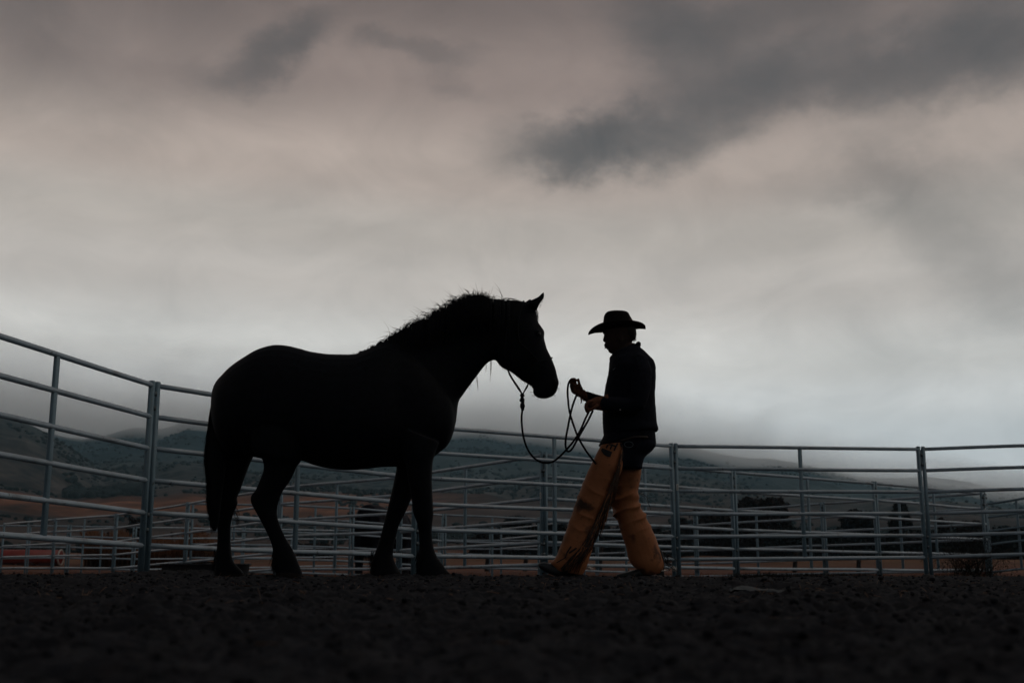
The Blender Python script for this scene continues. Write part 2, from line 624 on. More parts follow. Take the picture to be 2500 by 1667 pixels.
def darken_spots(m, spots, col, out=0.85):
    """darker areas at fixed places on the leather, with ragged edges"""
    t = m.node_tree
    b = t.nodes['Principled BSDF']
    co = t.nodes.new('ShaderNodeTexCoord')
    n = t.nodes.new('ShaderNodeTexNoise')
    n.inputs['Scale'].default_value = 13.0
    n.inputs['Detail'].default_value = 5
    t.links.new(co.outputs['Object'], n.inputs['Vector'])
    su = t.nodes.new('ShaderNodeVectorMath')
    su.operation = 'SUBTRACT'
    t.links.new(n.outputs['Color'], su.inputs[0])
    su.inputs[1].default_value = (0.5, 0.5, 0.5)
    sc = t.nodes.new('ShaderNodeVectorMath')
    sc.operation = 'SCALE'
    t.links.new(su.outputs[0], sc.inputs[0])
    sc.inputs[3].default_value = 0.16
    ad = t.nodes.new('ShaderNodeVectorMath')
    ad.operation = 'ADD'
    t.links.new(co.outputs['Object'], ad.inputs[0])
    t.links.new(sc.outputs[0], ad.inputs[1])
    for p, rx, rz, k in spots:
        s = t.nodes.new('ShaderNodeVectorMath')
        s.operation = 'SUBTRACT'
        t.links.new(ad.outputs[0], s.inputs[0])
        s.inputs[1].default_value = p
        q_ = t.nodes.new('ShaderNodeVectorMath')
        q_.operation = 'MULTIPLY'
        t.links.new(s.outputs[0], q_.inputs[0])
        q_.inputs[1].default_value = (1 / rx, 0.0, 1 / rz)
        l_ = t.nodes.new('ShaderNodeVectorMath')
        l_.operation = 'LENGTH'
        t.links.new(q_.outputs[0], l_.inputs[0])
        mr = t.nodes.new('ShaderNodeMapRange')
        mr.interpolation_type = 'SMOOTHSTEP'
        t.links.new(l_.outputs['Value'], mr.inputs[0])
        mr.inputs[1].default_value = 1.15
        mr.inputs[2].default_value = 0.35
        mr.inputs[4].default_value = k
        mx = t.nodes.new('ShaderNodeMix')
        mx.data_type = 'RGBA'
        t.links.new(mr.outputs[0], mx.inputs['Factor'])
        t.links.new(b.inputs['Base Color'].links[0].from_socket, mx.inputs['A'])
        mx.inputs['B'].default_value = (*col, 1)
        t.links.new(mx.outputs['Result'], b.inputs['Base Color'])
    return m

# ------------------------------------------------------------------ terrain
# height above the arena that each distance reaches, as a share t of the ridge's angle, and absolute near
NEAR = {0: -0.16, 14: -0.20, 16: -0.16, 20: -0.13, 30: -0.19, 45: -0.20, 60: -0.15, 100: 0.08}
TT = {150: 0.035, 220: 0.10, 300: 0.16, 450: 0.30, 560: 0.38, 800: 0.52, 1200: 0.66, 1800: 0.82, 2600: 1.0, 3100: 1.0, 3600: 0.9, 5200: 0.5}
RIDGE = [(-2600, 1070), (-1200, 1040), (-300, 1030), (0, 1035), (120, 1060), (200, 1070), (300, 1055), (450, 1042), (600, 1042), (800, 1050), (1060, 1052), (1250, 1055), (1400, 1062), (1560, 1085),
         (1750, 1100), (1900, 1125), (2060, 1150), (2200, 1165), (2350, 1185), (2500, 1205), (2900, 1230), (3800, 1200), (5200, 1150)]
RA = np.array([math.atan2((x - 1250) / F, 1) for x, y in RIDGE])
RT = np.array([(1373.5 - y - 12) / F for x, y in RIDGE])


def ridge_tan(a):
    # outside the frame the hills simply go on at a middling height
    a = (a + math.pi) % (2 * math.pi) - math.pi
    r = np.interp(a, RA, RT)
    return r * (1 + 0.05 * vnoise(a * 14, a * 0 + 3.0, seed=5) + 0.03 * vnoise(a * 40, a * 0 + 1.0, seed=6))


def terrain_z(r, a):
    r = np.asarray(r, float)
    a = np.asarray(a, float)
    rt = ridge_tan(a)
    cols = []
    near = np.interp(r, list(NEAR), list(NEAR.values()))
    t = np.interp(r, [100] + list(TT), [0.0] + list(TT.values()))
    far = 0.08 + t * rt * r
    z = np.where(r < 100, near, far)
    # spurs and gullies on the hillsides
    x = r * np.sin(a)
    y = r * np.cos(a)
    amp = np.clip((r - 250) / 900, 0, 1) * 26
    rid = 1 - np.abs(fbm(x / 420 + 3, y / 420, o=4, seed=31))
    z = z + amp * (rid - 0.62) * np.clip((2900 - r) / 900, 0.1, 1)
    # a nearer dark shoulder comes down from the left edge
    da = (a + math.pi) % (2 * math.pi) - math.pi
    px = 1250 + F * np.tan(np.clip(da, -1.2, 1.2))
    hy = np.interp(px, [-2500, -900, -300, 0, 60, 110, 180, 260, 360], [1110, 1040, 1040, 1062, 1075, 1096, 1135, 1185, 1240])
    ht = (1373.5 - hy) / F * 1250 * np.exp(-((r - 1250) / 420.0) ** 2) * np.interp(px, [-3000, -1500, 300, 400], [0, 1, 1, 0])
    z = np.where(ht > 6, np.maximum(z, ht + 5 * fbm(x / 150, y / 150, o=4, seed=41)), z)
    z = z + np.clip((r - 25) / 100, 0, 1) * 0.35 * fbm(x / 16, y / 16, o=3, seed=9)
    return z


def polar_mesh(name, radii, azs, zf, wrap=False):
    A, Rr = np.meshgrid(azs, radii)
    Z = zf(Rr, A)
    X = Rr * np.sin(A)
    Y = Rr * np.cos(A)
    co = np.stack([X, Y, Z], -1).reshape(-1, 3).astype(np.float32)
    nr, na = A.shape
    i = np.arange(nr - 1)[:, None]
    j = np.arange(na if wrap else na - 1)[None, :]
    j2 = (j + 1) % na
    q = np.stack([i * na + j, i * na + j2, (i + 1) * na + j2, (i + 1) * na + j], -1).reshape(-1, 4)[:, ::-1]
    me = bpy.data.meshes.new(name)
    me.vertices.add(len(co))
    me.vertices.foreach_set('co', co.ravel())
    me.loops.add(q.size)
    me.loops.foreach_set('vertex_index', q.ravel().astype(np.int32))
    me.polygons.add(len(q))
    me.polygons.foreach_set('loop_start', np.arange(0, q.size, 4, dtype=np.int32))
    me.update(calc_edges=True)
    me.validate()
    return me


inview = np.linspace(-R(40), R(40), 900)
rest = np.linspace(R(40), 2 * math.pi - R(40), 260)[1:-1]
azs = np.concatenate([inview, rest])
radii = np.concatenate([[1.0, 8, 14], np.geomspace(15, 3600, 330), [4000, 4600, 5200]])
tm = polar_mesh('terrain', radii, azs, terrain_z, wrap=True)
mt = bpy.data.materials.new('range_land')
mt.use_nodes = True
t = mt.node_tree
pb = t.nodes['Principled BSDF']
pb.inputs['Roughness'].default_value = 0.95
pb.inputs['Specular IOR Level'].default_value = 0.05


def tn(kind, **kw):
    n = t.nodes.new(kind)
    for k, v in kw.items():
        setattr(n, k, v)
    return n


geo = tn('ShaderNodeNewGeometry')
sp = tn('ShaderNodeSeparateXYZ')
t.links.new(geo.outputs['Position'], sp.inputs[0])
ln = tn('ShaderNodeVectorMath', operation='LENGTH')
t.links.new(geo.outputs['Position'], ln.inputs[0])


def tnoise(scale, detail=6, rough=0.6, stretch=(1, 1, 1)):
    mp = tn('ShaderNodeMapping')
    mp.inputs['Scale'].default_value = stretch
    t.links.new(geo.outputs['Position'], mp.inputs[0])
    n = tn('ShaderNodeTexNoise')
    n.inputs['Scale'].default_value = scale
    n.inputs['Detail'].default_value = detail
    n.inputs['Roughness'].default_value = rough
    t.links.new(mp.outputs[0], n.inputs['Vector'])
    return n.outputs['Fac']


def tmath(op, a, b=None, clamp=False):
    n = tn('ShaderNodeMath', operation=op)
    n.use_clamp = clamp
    for i, v in enumerate((a, b)):
        if v is None:
            continue
        if isinstance(v, (int, float)):
            n.inputs[i].default_value = v
        else:
            t.links.new(v, n.inputs[i])
    return n.outputs[0]


# bands of ground cover by distance: dry field, mown strip, sage flats, juniper slopes
dist = tmath('ADD', ln.outputs['Value'], tmath('MULTIPLY', tmath('SUBTRACT', tnoise(0.012, 4), 0.5), 70.0))
rp = tn('ShaderNodeValToRGB')
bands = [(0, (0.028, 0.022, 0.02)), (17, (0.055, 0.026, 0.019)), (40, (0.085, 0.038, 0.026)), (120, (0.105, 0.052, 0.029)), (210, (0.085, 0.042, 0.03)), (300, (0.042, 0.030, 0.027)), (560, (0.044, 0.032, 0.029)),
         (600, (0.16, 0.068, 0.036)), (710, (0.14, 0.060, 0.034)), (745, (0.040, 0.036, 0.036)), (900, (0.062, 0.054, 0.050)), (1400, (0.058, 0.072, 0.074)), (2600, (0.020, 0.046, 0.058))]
cr = rp.color_ramp
while len(cr.elements) > 1:
    cr.elements.remove(cr.elements[-1])
for k, (d, c) in enumerate(bands):
    p = math.log(1 + d) / math.log(3001)
    if k == 0:
        cr.elements[0].position = p
        cr.elements[0].color = (*c, 1)
    else:
        e = cr.elements.new(p)
        e.color = (*c, 1)
lg = tmath('DIVIDE', tmath('LOGARITHM', tmath('ADD', dist, 1.0), math.e), math.log(3001), clamp=True)
t.links.new(lg, rp.inputs[0])
# the mown strip only shows on the left
az_n = tmath('ARCTAN2', sp.outputs[0], sp.outputs[1])
right = tmath('MULTIPLY', tmath('ADD', az_n, 0.18), 6.0, clamp=True)
mask = tn('ShaderNodeMapRange')
t.links.new(dist, mask.inputs[0])
mask.inputs[1].default_value = 480
mask.inputs[2].default_value = 580
fm = tmath('MULTIPLY', tmath('MULTIPLY', right, mask.outputs[0]), 1.0)
m2 = tn('ShaderNodeMapRange')
t.links.new(dist, m2.inputs[0])
m2.inputs[1].default_value = 745
m2.inputs[2].default_value = 820
m2.inputs[3].default_value = 1.0
m2.inputs[4].default_value = 0.0
fm = tmath('MULTIPLY', fm, m2.outputs[0])
mA = tn('ShaderNodeMix', data_type='RGBA')
t.links.new(fm, mA.inputs['Factor'])
t.links.new(rp.outputs[0], mA.inputs['A'])
mA.inputs['B'].default_value = (0.046, 0.036, 0.034, 1)
# tonal blotches
bl = tn('ShaderNodeMapRange')
t.links.new(tnoise(0.02, 8, 0.65), bl.inputs[0])
bl.inputs[1].default_value = 0.3
bl.inputs[2].default_value = 0.7
bl.inputs[3].default_value = 0.2
bl.inputs[4].default_value = 2.3
vs = tn('ShaderNodeVectorMath', operation='SCALE')
t.links.new(mA.outputs['Result'], vs.inputs[0])
t.links.new(bl.outputs[0], vs.inputs[3])
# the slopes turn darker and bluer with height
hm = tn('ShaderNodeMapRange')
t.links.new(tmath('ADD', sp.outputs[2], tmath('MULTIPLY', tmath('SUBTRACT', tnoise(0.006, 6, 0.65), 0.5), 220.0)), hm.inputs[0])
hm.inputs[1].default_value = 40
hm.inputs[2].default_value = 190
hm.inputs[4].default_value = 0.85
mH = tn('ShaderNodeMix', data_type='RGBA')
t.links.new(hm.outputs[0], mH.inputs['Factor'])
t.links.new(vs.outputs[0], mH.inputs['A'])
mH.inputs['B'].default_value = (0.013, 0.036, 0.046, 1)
# distant scrub: spots too small to build one by one
vo = tn('ShaderNodeTexVoronoi')
vo.inputs['Scale'].default_value = 0.085
t.links.new(geo.outputs['Position'], vo.inputs['Vector'])
vr = tn('ShaderNodeMapRange')
t.links.new(vo.outputs['Distance'], vr.inputs[0])
vr.inputs[1].default_value = 0.62
vr.inputs[2].default_value = 0.30
den = tn('ShaderNodeMapRange')
t.links.new(tnoise(0.006, 5), den.inputs[0])
den.inputs[1].default_value = 0.36
den.inputs[2].default_value = 0.60
dd = tn('ShaderNodeMapRange')
t.links.new(ln.outputs['Value'], dd.inputs[0])
dd.inputs[1].default_value = 450
dd.inputs[2].default_value = 800
spot = tmath('MULTIPLY', tmath('MULTIPLY', vr.outputs[0], den.outputs[0]), dd.outputs[0])
spot = tmath('MULTIPLY', spot, 0.95)
mB = tn('ShaderNodeMix', data_type='RGBA')
t.links.new(spot, mB.inputs['Factor'])
t.links.new(mH.outputs['Result'], mB.inputs['A'])
mB.inputs['B'].default_value = (0.005, 0.014, 0.018, 1)
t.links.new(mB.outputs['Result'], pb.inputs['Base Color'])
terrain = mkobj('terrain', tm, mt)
tag(terrain, kind='structure')

# --- arena soil, a heap-and-hollow sheet of trodden earth on top
def arena_base(x, y):
    z = np.where(y > 8.0, -0.0125 * (y - 8.0), 0.0)
    z = z + np.clip((-x - 2.0) / 3.0, 0, 1) * np.clip((y - 4) / 4, 0, 1) * 0.035
    z = z + 0.055 * np.exp(-(((x + 2.75) / 0.55) ** 2 + ((y - 9.6) / 0.7) ** 2))
    return z


FT_ = [(706, 7.95), (560, 8.24), (1065, 7.96), (945, 8.24), (1400, 7.9), (1580, 8.1)]


def FEET(x, y):
    # earth pushed up round each hoof and boot
    z = 0
    for px, Y in FT_:
        fx = P(px, 1412, Y).x
        d = np.sqrt(((x - fx) / 1.35) ** 2 + (y - Y) ** 2)
        z = z + 0.016 * np.exp(-((d - 0.13) / 0.06) ** 2) - 0.008 * np.exp(-(d / 0.10) ** 2)
    return z


def soil_z(r, a):
    x = r * np.sin(a)
    y = r * np.cos(a)
    z = arena_base(x, y)
    nearf = np.clip(r / 2.0, 0.45, 1)
    z = z + FEET(x, y)
    z = z + nearf * (np.clip(r / 5.0, 0.2, 1) * 0.012 * fbm(x / 0.8, y / 0.8, o=3, seed=1)
                     + 0.020 * (np.abs(fbm(x / 0.21 + 5, y / 0.21, o=3, seed=2)) - 0.35)
                     + 0.020 * (0.55 - np.abs(fbm(x / 0.07, y / 0.07 + 9, o=3, seed=3)))
                     + 0.007 * fbm(x / 0.025, y / 0.025, o=2, seed=4))
    edge = np.clip((r - 15.2) / 1.4, 0, 1)
    return z - edge * 0.30 - np.clip((0.5 - r) / 0.5, 0, 1) * 0.02


sa = np.linspace(-R(38), R(38), 860)
sr = np.concatenate([[0.12], np.geomspace(0.2, 16.6, 620)])
sm = polar_mesh('arena_soil', sr, sa, soil_z)
soil = mkobj('arena_soil', sm, M['soil'])
tag(soil, kind='structure')
# the pen floor goes on behind and beside the camera
sa2 = np.concatenate([np.linspace(R(38), 2 * math.pi - R(38), 150)])
sm2 = polar_mesh('arena_soil_rear', np.concatenate([[0.12], np.geomspace(0.2, 16.6, 90)]), sa2, soil_z)
s2 = mkobj('arena_soil', sm2, M['soil'])
tag(s2, kind='structure')


def ground_at(x, y):
    r = math.hypot(x, y)
    a = math.atan2(x, y)
    g = float(soil_z(np.array([r]), np.array([a]))[0]) if r < 16.5 else -9
    tz = float(terrain_z(np.array([r]), np.array([a]))[0])
    return max(g, tz)


# --- loose clods
def ico(sub):
    bm = bmesh.new()
    bmesh.ops.create_icosphere(bm, subdivisions=sub, radius=1.0)
    v = np.array([p.co[:] for p in bm.verts])
    f = np.array([[q.index for q in p.verts] for p in bm.faces])
    bm.free()
    return v, f


def tri_mesh(name, V, Fc):
    me = bpy.data.meshes.new(name)
    me.vertices.add(len(V))
    me.vertices.foreach_set('co', V.astype(np.float32).ravel())
    me.loops.add(Fc.size)
    me.loops.foreach_set('vertex_index', Fc.astype(np.int32).ravel())
    me.polygons.add(len(Fc))
    me.polygons.foreach_set('loop_start', np.arange(0, Fc.size, Fc.shape[1], dtype=np.int32))
    me.update(calc_edges=True)
    return me


def scatter_blobs(name, pts, sizes, m, sub=1, squash=0.7, jag=0.3, kind='stuff'):
    v, f = ico(sub)
    Vs = []
    Fs = []
    for i, (p, s) in enumerate(zip(pts, sizes)):
        ang = rng.uniform(0, 6.28)
        c, sn = math.cos(ang), math.sin(ang)
        vv = v * (1 + rng.uniform(-jag, jag, (len(v), 1)))
        vv = vv * np.array([s * rng.uniform(.7, 1.3), s * rng.uniform(.7, 1.3), s * squash])
        vv = np.stack([vv[:, 0] * c - vv[:, 1] * sn, vv[:, 0] * sn + vv[:, 1] * c, vv[:, 2]], -1)
        Vs.append(vv + np.array(p))
        Fs.append(f + i * len(v))
    me = tri_mesh(name, np.concatenate(Vs), np.concatenate(Fs))
    o = mkobj(name, me, m, smooth=False)
    return tag(o, kind=kind)


n = 15000
cr_ = rng.uniform(0, 1, n) ** 0.9 * 13.8 + 0.7
ca = rng.uniform(-R(27), R(27), n)
cx, cy = cr_ * np.sin(ca), cr_ * np.cos(ca)
cz = soil_z(cr_, ca)
cs = rng.lognormal(-5.2, 0.55, n) * (0.75 + 0.05 * cr_)
cs = np.clip(cs, 0.003, 0.004 + 0.016 * np.clip(cr_ / 5, 0.15, 1))
scatter_blobs('soil_clods', list(zip(cx, cy, cz + cs * 0.15)), cs, M['soil'], 1, 0.7, 0.28)

# --- straw and chaff
lines = []
for i in range(1100):
    r = random.uniform(3.2, 13.5)
    a = random.uniform(-R(25), R(25))
    x, y = r * math.sin(a), r * math.cos(a)
    z = float(soil_z(np.array([r]), np.array([a]))[0]) + 0.003
    d = Vector((random.uniform(-1, 1), random.uniform(-1, 1), random.choice([0.05, 0.1, 0.2, 0.9]) * random.uniform(0.3, 1))).normalized()
    l = random.uniform(0.012, 0.045)
    p = Vector((x, y, z))
    lines.append([p, p + d * l * 0.5 + Vector((0, 0, 0.002)), p + d * l])
o = hairs('straw', lines, 0.0011, M['straw'], tip=0.8)
tag(o, kind='stuff')

# --- hay-coloured weeds on the fence line, left and right
def tufts(name, spots, m, h, per, r0=0.0016, spread=0.10):
    ls = []
    for (x, y) in spots:
        z = ground_at(x, y) - 0.01
        for k in range(per):
            bx, by = x + random.gauss(0, spread), y + random.gauss(0, spread)
            hh = h * random.uniform(0.35, 1.15)
            lean = Vector((random.gauss(0, 0.45), random.gauss(0, 0.45), 1)).normalized()
            p0 = Vector((bx, by, z))
            p1 = p0 + lean * hh * 0.55
            p2 = p0 + lean * hh + Vector((random.gauss(0, 0.25), random.gauss(0, 0.25), -0.15)) * hh * 0.5
            ls.append([p0, p1, p2])
            if random.random() < 0.5:
                q = p1 + Vector((random.gauss(0, 0.5), random.gauss(0, 0.5), 0.5)) * hh * 0.35
                ls.append([p1, (p1 + q) / 2 + Vector((0, 0, 0.01)), q])
    o = hairs(name, ls, r0, m)
    return tag(o, kind='stuff')


def spots_px(n, x0, x1, Y0, Y1):
    out = []
    for i in range(n):
        Y = random.uniform(Y0, Y1)
        out.append((P(random.uniform(x0, x1), 1400, Y).x, Y))
    return out


tufts('fence_weeds', spots_px(150, 1790, 2130, 13.3, 14.8), M['weed'], 0.09, 16, 0.0024, 0.07)
tufts('fence_weeds', spots_px(60, 2130, 2500, 13.5, 15.0), M['weed'], 0.06, 12, 0.0024, 0.07)
tufts('fence_weeds', spots_px(60, 400, 600, 9.2, 10.4), M['weed'], 0.045, 12, 0.0014, 0.05)
tufts('dry_grass', spots_px(130, -50, 420, 9.8, 13.0), M['drygrass'], 0.055, 12, 0.0011, 0.08)
tufts('dry_grass', spots_px(420, 0, 2500, 17, 34), M['drygrass'], 0.10, 12, 0.0032, 0.35)

# --- rusty stand of dry stalks beyond the left pens
ls = []
for i in range(5200):
    Y = random.uniform(52, 66)
    px = random.uniform(205, 560)
    x = P(px, 1390, Y).x
    z = ground_at(x, Y)
    prof = 0.75 + 0.25 * math.sin(px * 0.05) * math.sin(px * 0.021 + 1)
    h = 2.15 * prof * random.uniform(0.55, 1.0)
    p0 = Vector((x, Y, z))
    ls.append([p0, p0 + Vector((random.gauss(0, .05), 0, h * .6)), p0 + Vector((random.gauss(0, .22), random.gauss(0, .1), h))])
o = hairs('dry_reeds', ls, 0.035, M['reeds'], tip=0.6)
tag(o, kind='stuff')

# --- scrub on the flats and hillsides
pts = []
sz = []
k = 0
while len(pts) < 17000:
    k += 1
    r = math.exp(random.uniform(math.log(200), math.log(2400)))
    a = random.uniform(-R(33), R(33))
    x, y = r * math.sin(a), r * math.cos(a)
    d = float(vnoise(np.array([x / 130.0]), np.array([y / 130.0]), seed=77)[0])
    if d < random.uniform(-0.35, 0.5):
        continue
    if 580 < r < 740 and a < -0.15:
        continue
    s = random.uniform(0.5, 1.3) * (0.8 + r / 900.0)
    z = float(terrain_z(np.array([r]), np.array([a]))[0])
    pts.append((x, y, z + s * 0.35))
    sz.append(s)
# the dark copse on the left slope
for i in range(600):
    px = random.uniform(170, 370)
    py = random.uniform(1165, 1215)
    r = np.interp(py, [1150, 1185, 1215], [1000, 860, 760]) * random.uniform(0.96, 1.04)
    a = math.atan((px - 1250) / F)
    z = float(terrain_z(np.array([r]), np.array([a]))[0])
    s = random.uniform(2.0, 4.2)
    pts.append((r * math.sin(a), r * math.cos(a), z + s * .4))
    sz.append(s)
scatter_blobs('hillside_shrubs', pts, sz, M['shrub'], 1, 0.7, 0.3)

# ------------------------------------------------------------------ mid-distance trees
def tree(px, top_py, hw_px, Y, label, conifer=False, mname='leaf', base_py=None, shape=1.0, n=1500):
    x = P(px, 1300, Y).x
    gz = ground_at(x, Y)
    top = zpx(top_py, Y)
    H = top - gz
    hw = hw_px * Y / F
    root = empty('conifer_tree' if conifer else 'broadleaf_tree', (x, Y, gz))
    tag(root, label, 'tree', 'dark trees standing beyond the pens')
    bm = bmesh.new()
    tube(bm, [Vector((x, Y, gz - 0.3)), Vector((x + 0.1, Y, gz + H * .35)), Vector((x - .05, Y, gz + H * .8))], [H * .035, H * .026, H * .01], 8)
    for i in range(6):
        ang = random.uniform(0, 6.28)
        h0 = random.uniform(.25, .6) * H
        tube(bm, [Vector((x, Y, gz + h0)), Vector((x + math.cos(ang) * hw * .35, Y + math.sin(ang) * hw * .35, gz + h0 + H * .12)),
                  Vector((x + math.cos(ang) * hw * .7, Y + math.sin(ang) * hw * .7, gz + h0 + H * .22))], [H * .014, H * .009, H * .004], 6)
    mkobj('trunk', bm_mesh('trunk', bm), M['bark'], root)
    # clumps of leaves
    cl = []
    nc = 60
    for i in range(nc):
        t_ = random.uniform(0.06, 0.97)
        if conifer:
            rad = hw * (1 - t_) ** 0.8 * 0.85
        else:
            rad = hw * math.sin(math.pi * min(1, 0.12 + 0.85 * t_) ** 0.8) ** 0.6 * 0.85
        ang = random.uniform(0, 6.28)
        rr = rad * math.sqrt(random.random())
        cl.append((x + math.cos(ang) * rr, Y + math.sin(ang) * rr, gz + H * t_ * .95, hw * random.uniform(.16, .32) * (0.7 if conifer else 1)))
    C = np.array(cl)
    idx = rng.integers(0, nc, n)
    off = rng.normal(0, 0.5, (n, 3))
    ctr = C[idx, :3] + off * C[idx, 3:4] * np.array([1.1, 1.1, 0.8])
    ctr[:, 2] = np.minimum(ctr[:, 2], top)
    s = hw * 0.10 * rng.uniform(.6, 1.4, (n, 1))
    d1 = rng.normal(0, 1, (n, 3))
    d1 /= np.linalg.norm(d1, axis=1, keepdims=True)
    d2 = np.cross(d1, rng.normal(0, 1, (n, 3)))
    d2 /= np.linalg.norm(d2, axis=1, keepdims=True)
    V = np.stack([ctr - d1 * s, ctr + d2 * s * .7, ctr + d1 * s, ctr - d2 * s * .7], 1).reshape(-1, 3)
    Fq = np.arange(n * 4).reshape(-1, 4)
    mkobj('crown', tri_mesh('crown', V, Fq), M[mname], root, smooth=False)


TREES = [
    (1800, 1300, 70, 158, 'low dark tree between the two clumps right of the tall gate post', False, 'leaf'),
    (1990, 1312, 70, 156, 'squat dark tree low behind the pens right of the twin-crowned clump', False, 'leaf'),
    (2150, 1318, 80, 158, 'squat dark tree low behind the pens left of the double post', False, 'leaf'),
    (1500, 1300, 70, 146, 'squat dark tree low between the legs of the man', False, 'leaf'),
    (1390, 1305, 60, 144, 'squat dark tree low behind the front shin of the man', False, 'leaf'),
    (1640, 1300, 60, 146, 'squat dark tree directly behind the tall gate post', False, 'leaf'),
    (1668, 1262, 26, 150, 'small rounded dark tree just right of the tall double gate post', False, 'leaf2'),
    (1735, 1240, 66, 155, 'broad dark tree between the double post and the next far post pair', False, 'leaf2'),
    (1836, 1214, 56, 150, 'tallest left half of the dark twin-crowned tree clump right of centre', False, 'leaf2'),
    (1890, 1214, 58, 146, 'dark right half of the twin-crowned tree clump right of centre', False, 'leaf2'),
    (1930, 1290, 60, 143, 'low spreading dark tree at the right foot of the twin-crowned clump', False, 'leaf'),
    (2105, 1244, 56, 150, 'dark dome-shaped tree left of the right-hand double post', False, 'leaf'),
    (2200, 1222, 48, 148, 'pointed dark evergreen tree behind the right-hand double post', True, 'leaf'),
    (2300, 1262, 42, 152, 'small pointed dark tree right of the right-hand double post', True, 'leaf2'),
    (2375, 1272, 52, 152, 'brownish bushy tree beside the corner post at far right', False, 'leaf2'),
    (2470, 1290, 70, 150, 'dark low tree behind the bare bush at far right', False, 'leaf'),
    (1262, 1262, 58, 150, 'dark flat-topped tree between the horse and the man', False, 'leaf'),
    (1190, 1300, 52, 148, 'low dark tree just right of the horse front legs', False, 'leaf2'),
    (1340, 1272, 62, 150, 'dark tree behind the raised rope and the far pen corner post', False, 'leaf'),
    (1440, 1262, 70, 150, 'dark tree seen between the legs of the man', False, 'leaf'),
    (1560, 1280, 70, 150, 'dark tree behind the rear leg of the man', False, 'leaf'),
    (2040, 1295, 60, 146, 'low dark tree in the gap right of the twin-crowned clump', False, 'leaf'),
    (2240, 1300, 80, 143, 'low dark tree spreading at the foot of the pointed evergreen', False, 'leaf'),
    (770, 1330, 48, 140, 'small dark tree seen between the hind legs and belly of the horse', False, 'leaf2'),
    (330, 1262, 30, 230, 'small dark round tree above the rusty reeds at left', False, 'leaf2'),
]
for a in TREES:
    tree(a[0], a[1], a[2], a[3], a[4], a[5], a[6], n=5000)

# weathered wooden posts standing in the far field
WP = [(262, 1300, 62, 'leftmost dark wooden post in the rusty reeds'), (418, 1300, 60, 'dark wooden post in the rusty reeds right of the steel double post'),
      (1190, 1350, 40, 'slim dark wooden post in the field just right of the horse'), (1283, 1352, 40, 'leaning dark wooden post left of the boot toe'),
      (1466, 1335, 45, 'thin wooden post with a pale top between the legs of the man'), (1940, 1352, 40, 'dark wooden post in the orange field right of centre'),
      (2095, 1350, 42, 'thick dark wooden post in the orange field left of the right double post')]
for px, py, Y, lb in WP:
    x = P(px, py, Y).x
    gz = ground_at(x, Y)
    bm = bmesh.new()
    tube(bm, [Vector((x - .05, Y, gz - .3)), Vector((x, Y, (gz + zpx(py, Y)) / 2)), Vector((x + .04, Y, zpx(py, Y)))], [.085, .08, .075], 10, smooth=False)
    o = mkobj('wooden_post', bm_mesh('wooden_post', bm), M['wood'])
    tag(o, lb, 'post', 'wooden posts in the far field')

# ------------------------------------------------------------------ livestock panels
SP = 1.31


def node(x, yt, yb, u=1.0):
    """panel joint given by its top rail point and bottom rail row in the photo; the distance follows from the panel's real height"""
    x, yt, yb = x * u, yt * u, yb * u
    g = lambda py: px_dir(1250, py).z / px_dir(1250, py).y
    Y = SP / (g(yt) - g(yb))
    p = P(x, yt, Y)
    return Vector((p.x, p.y, p.z))


RAIL_R = 0.0215
_cache = {}


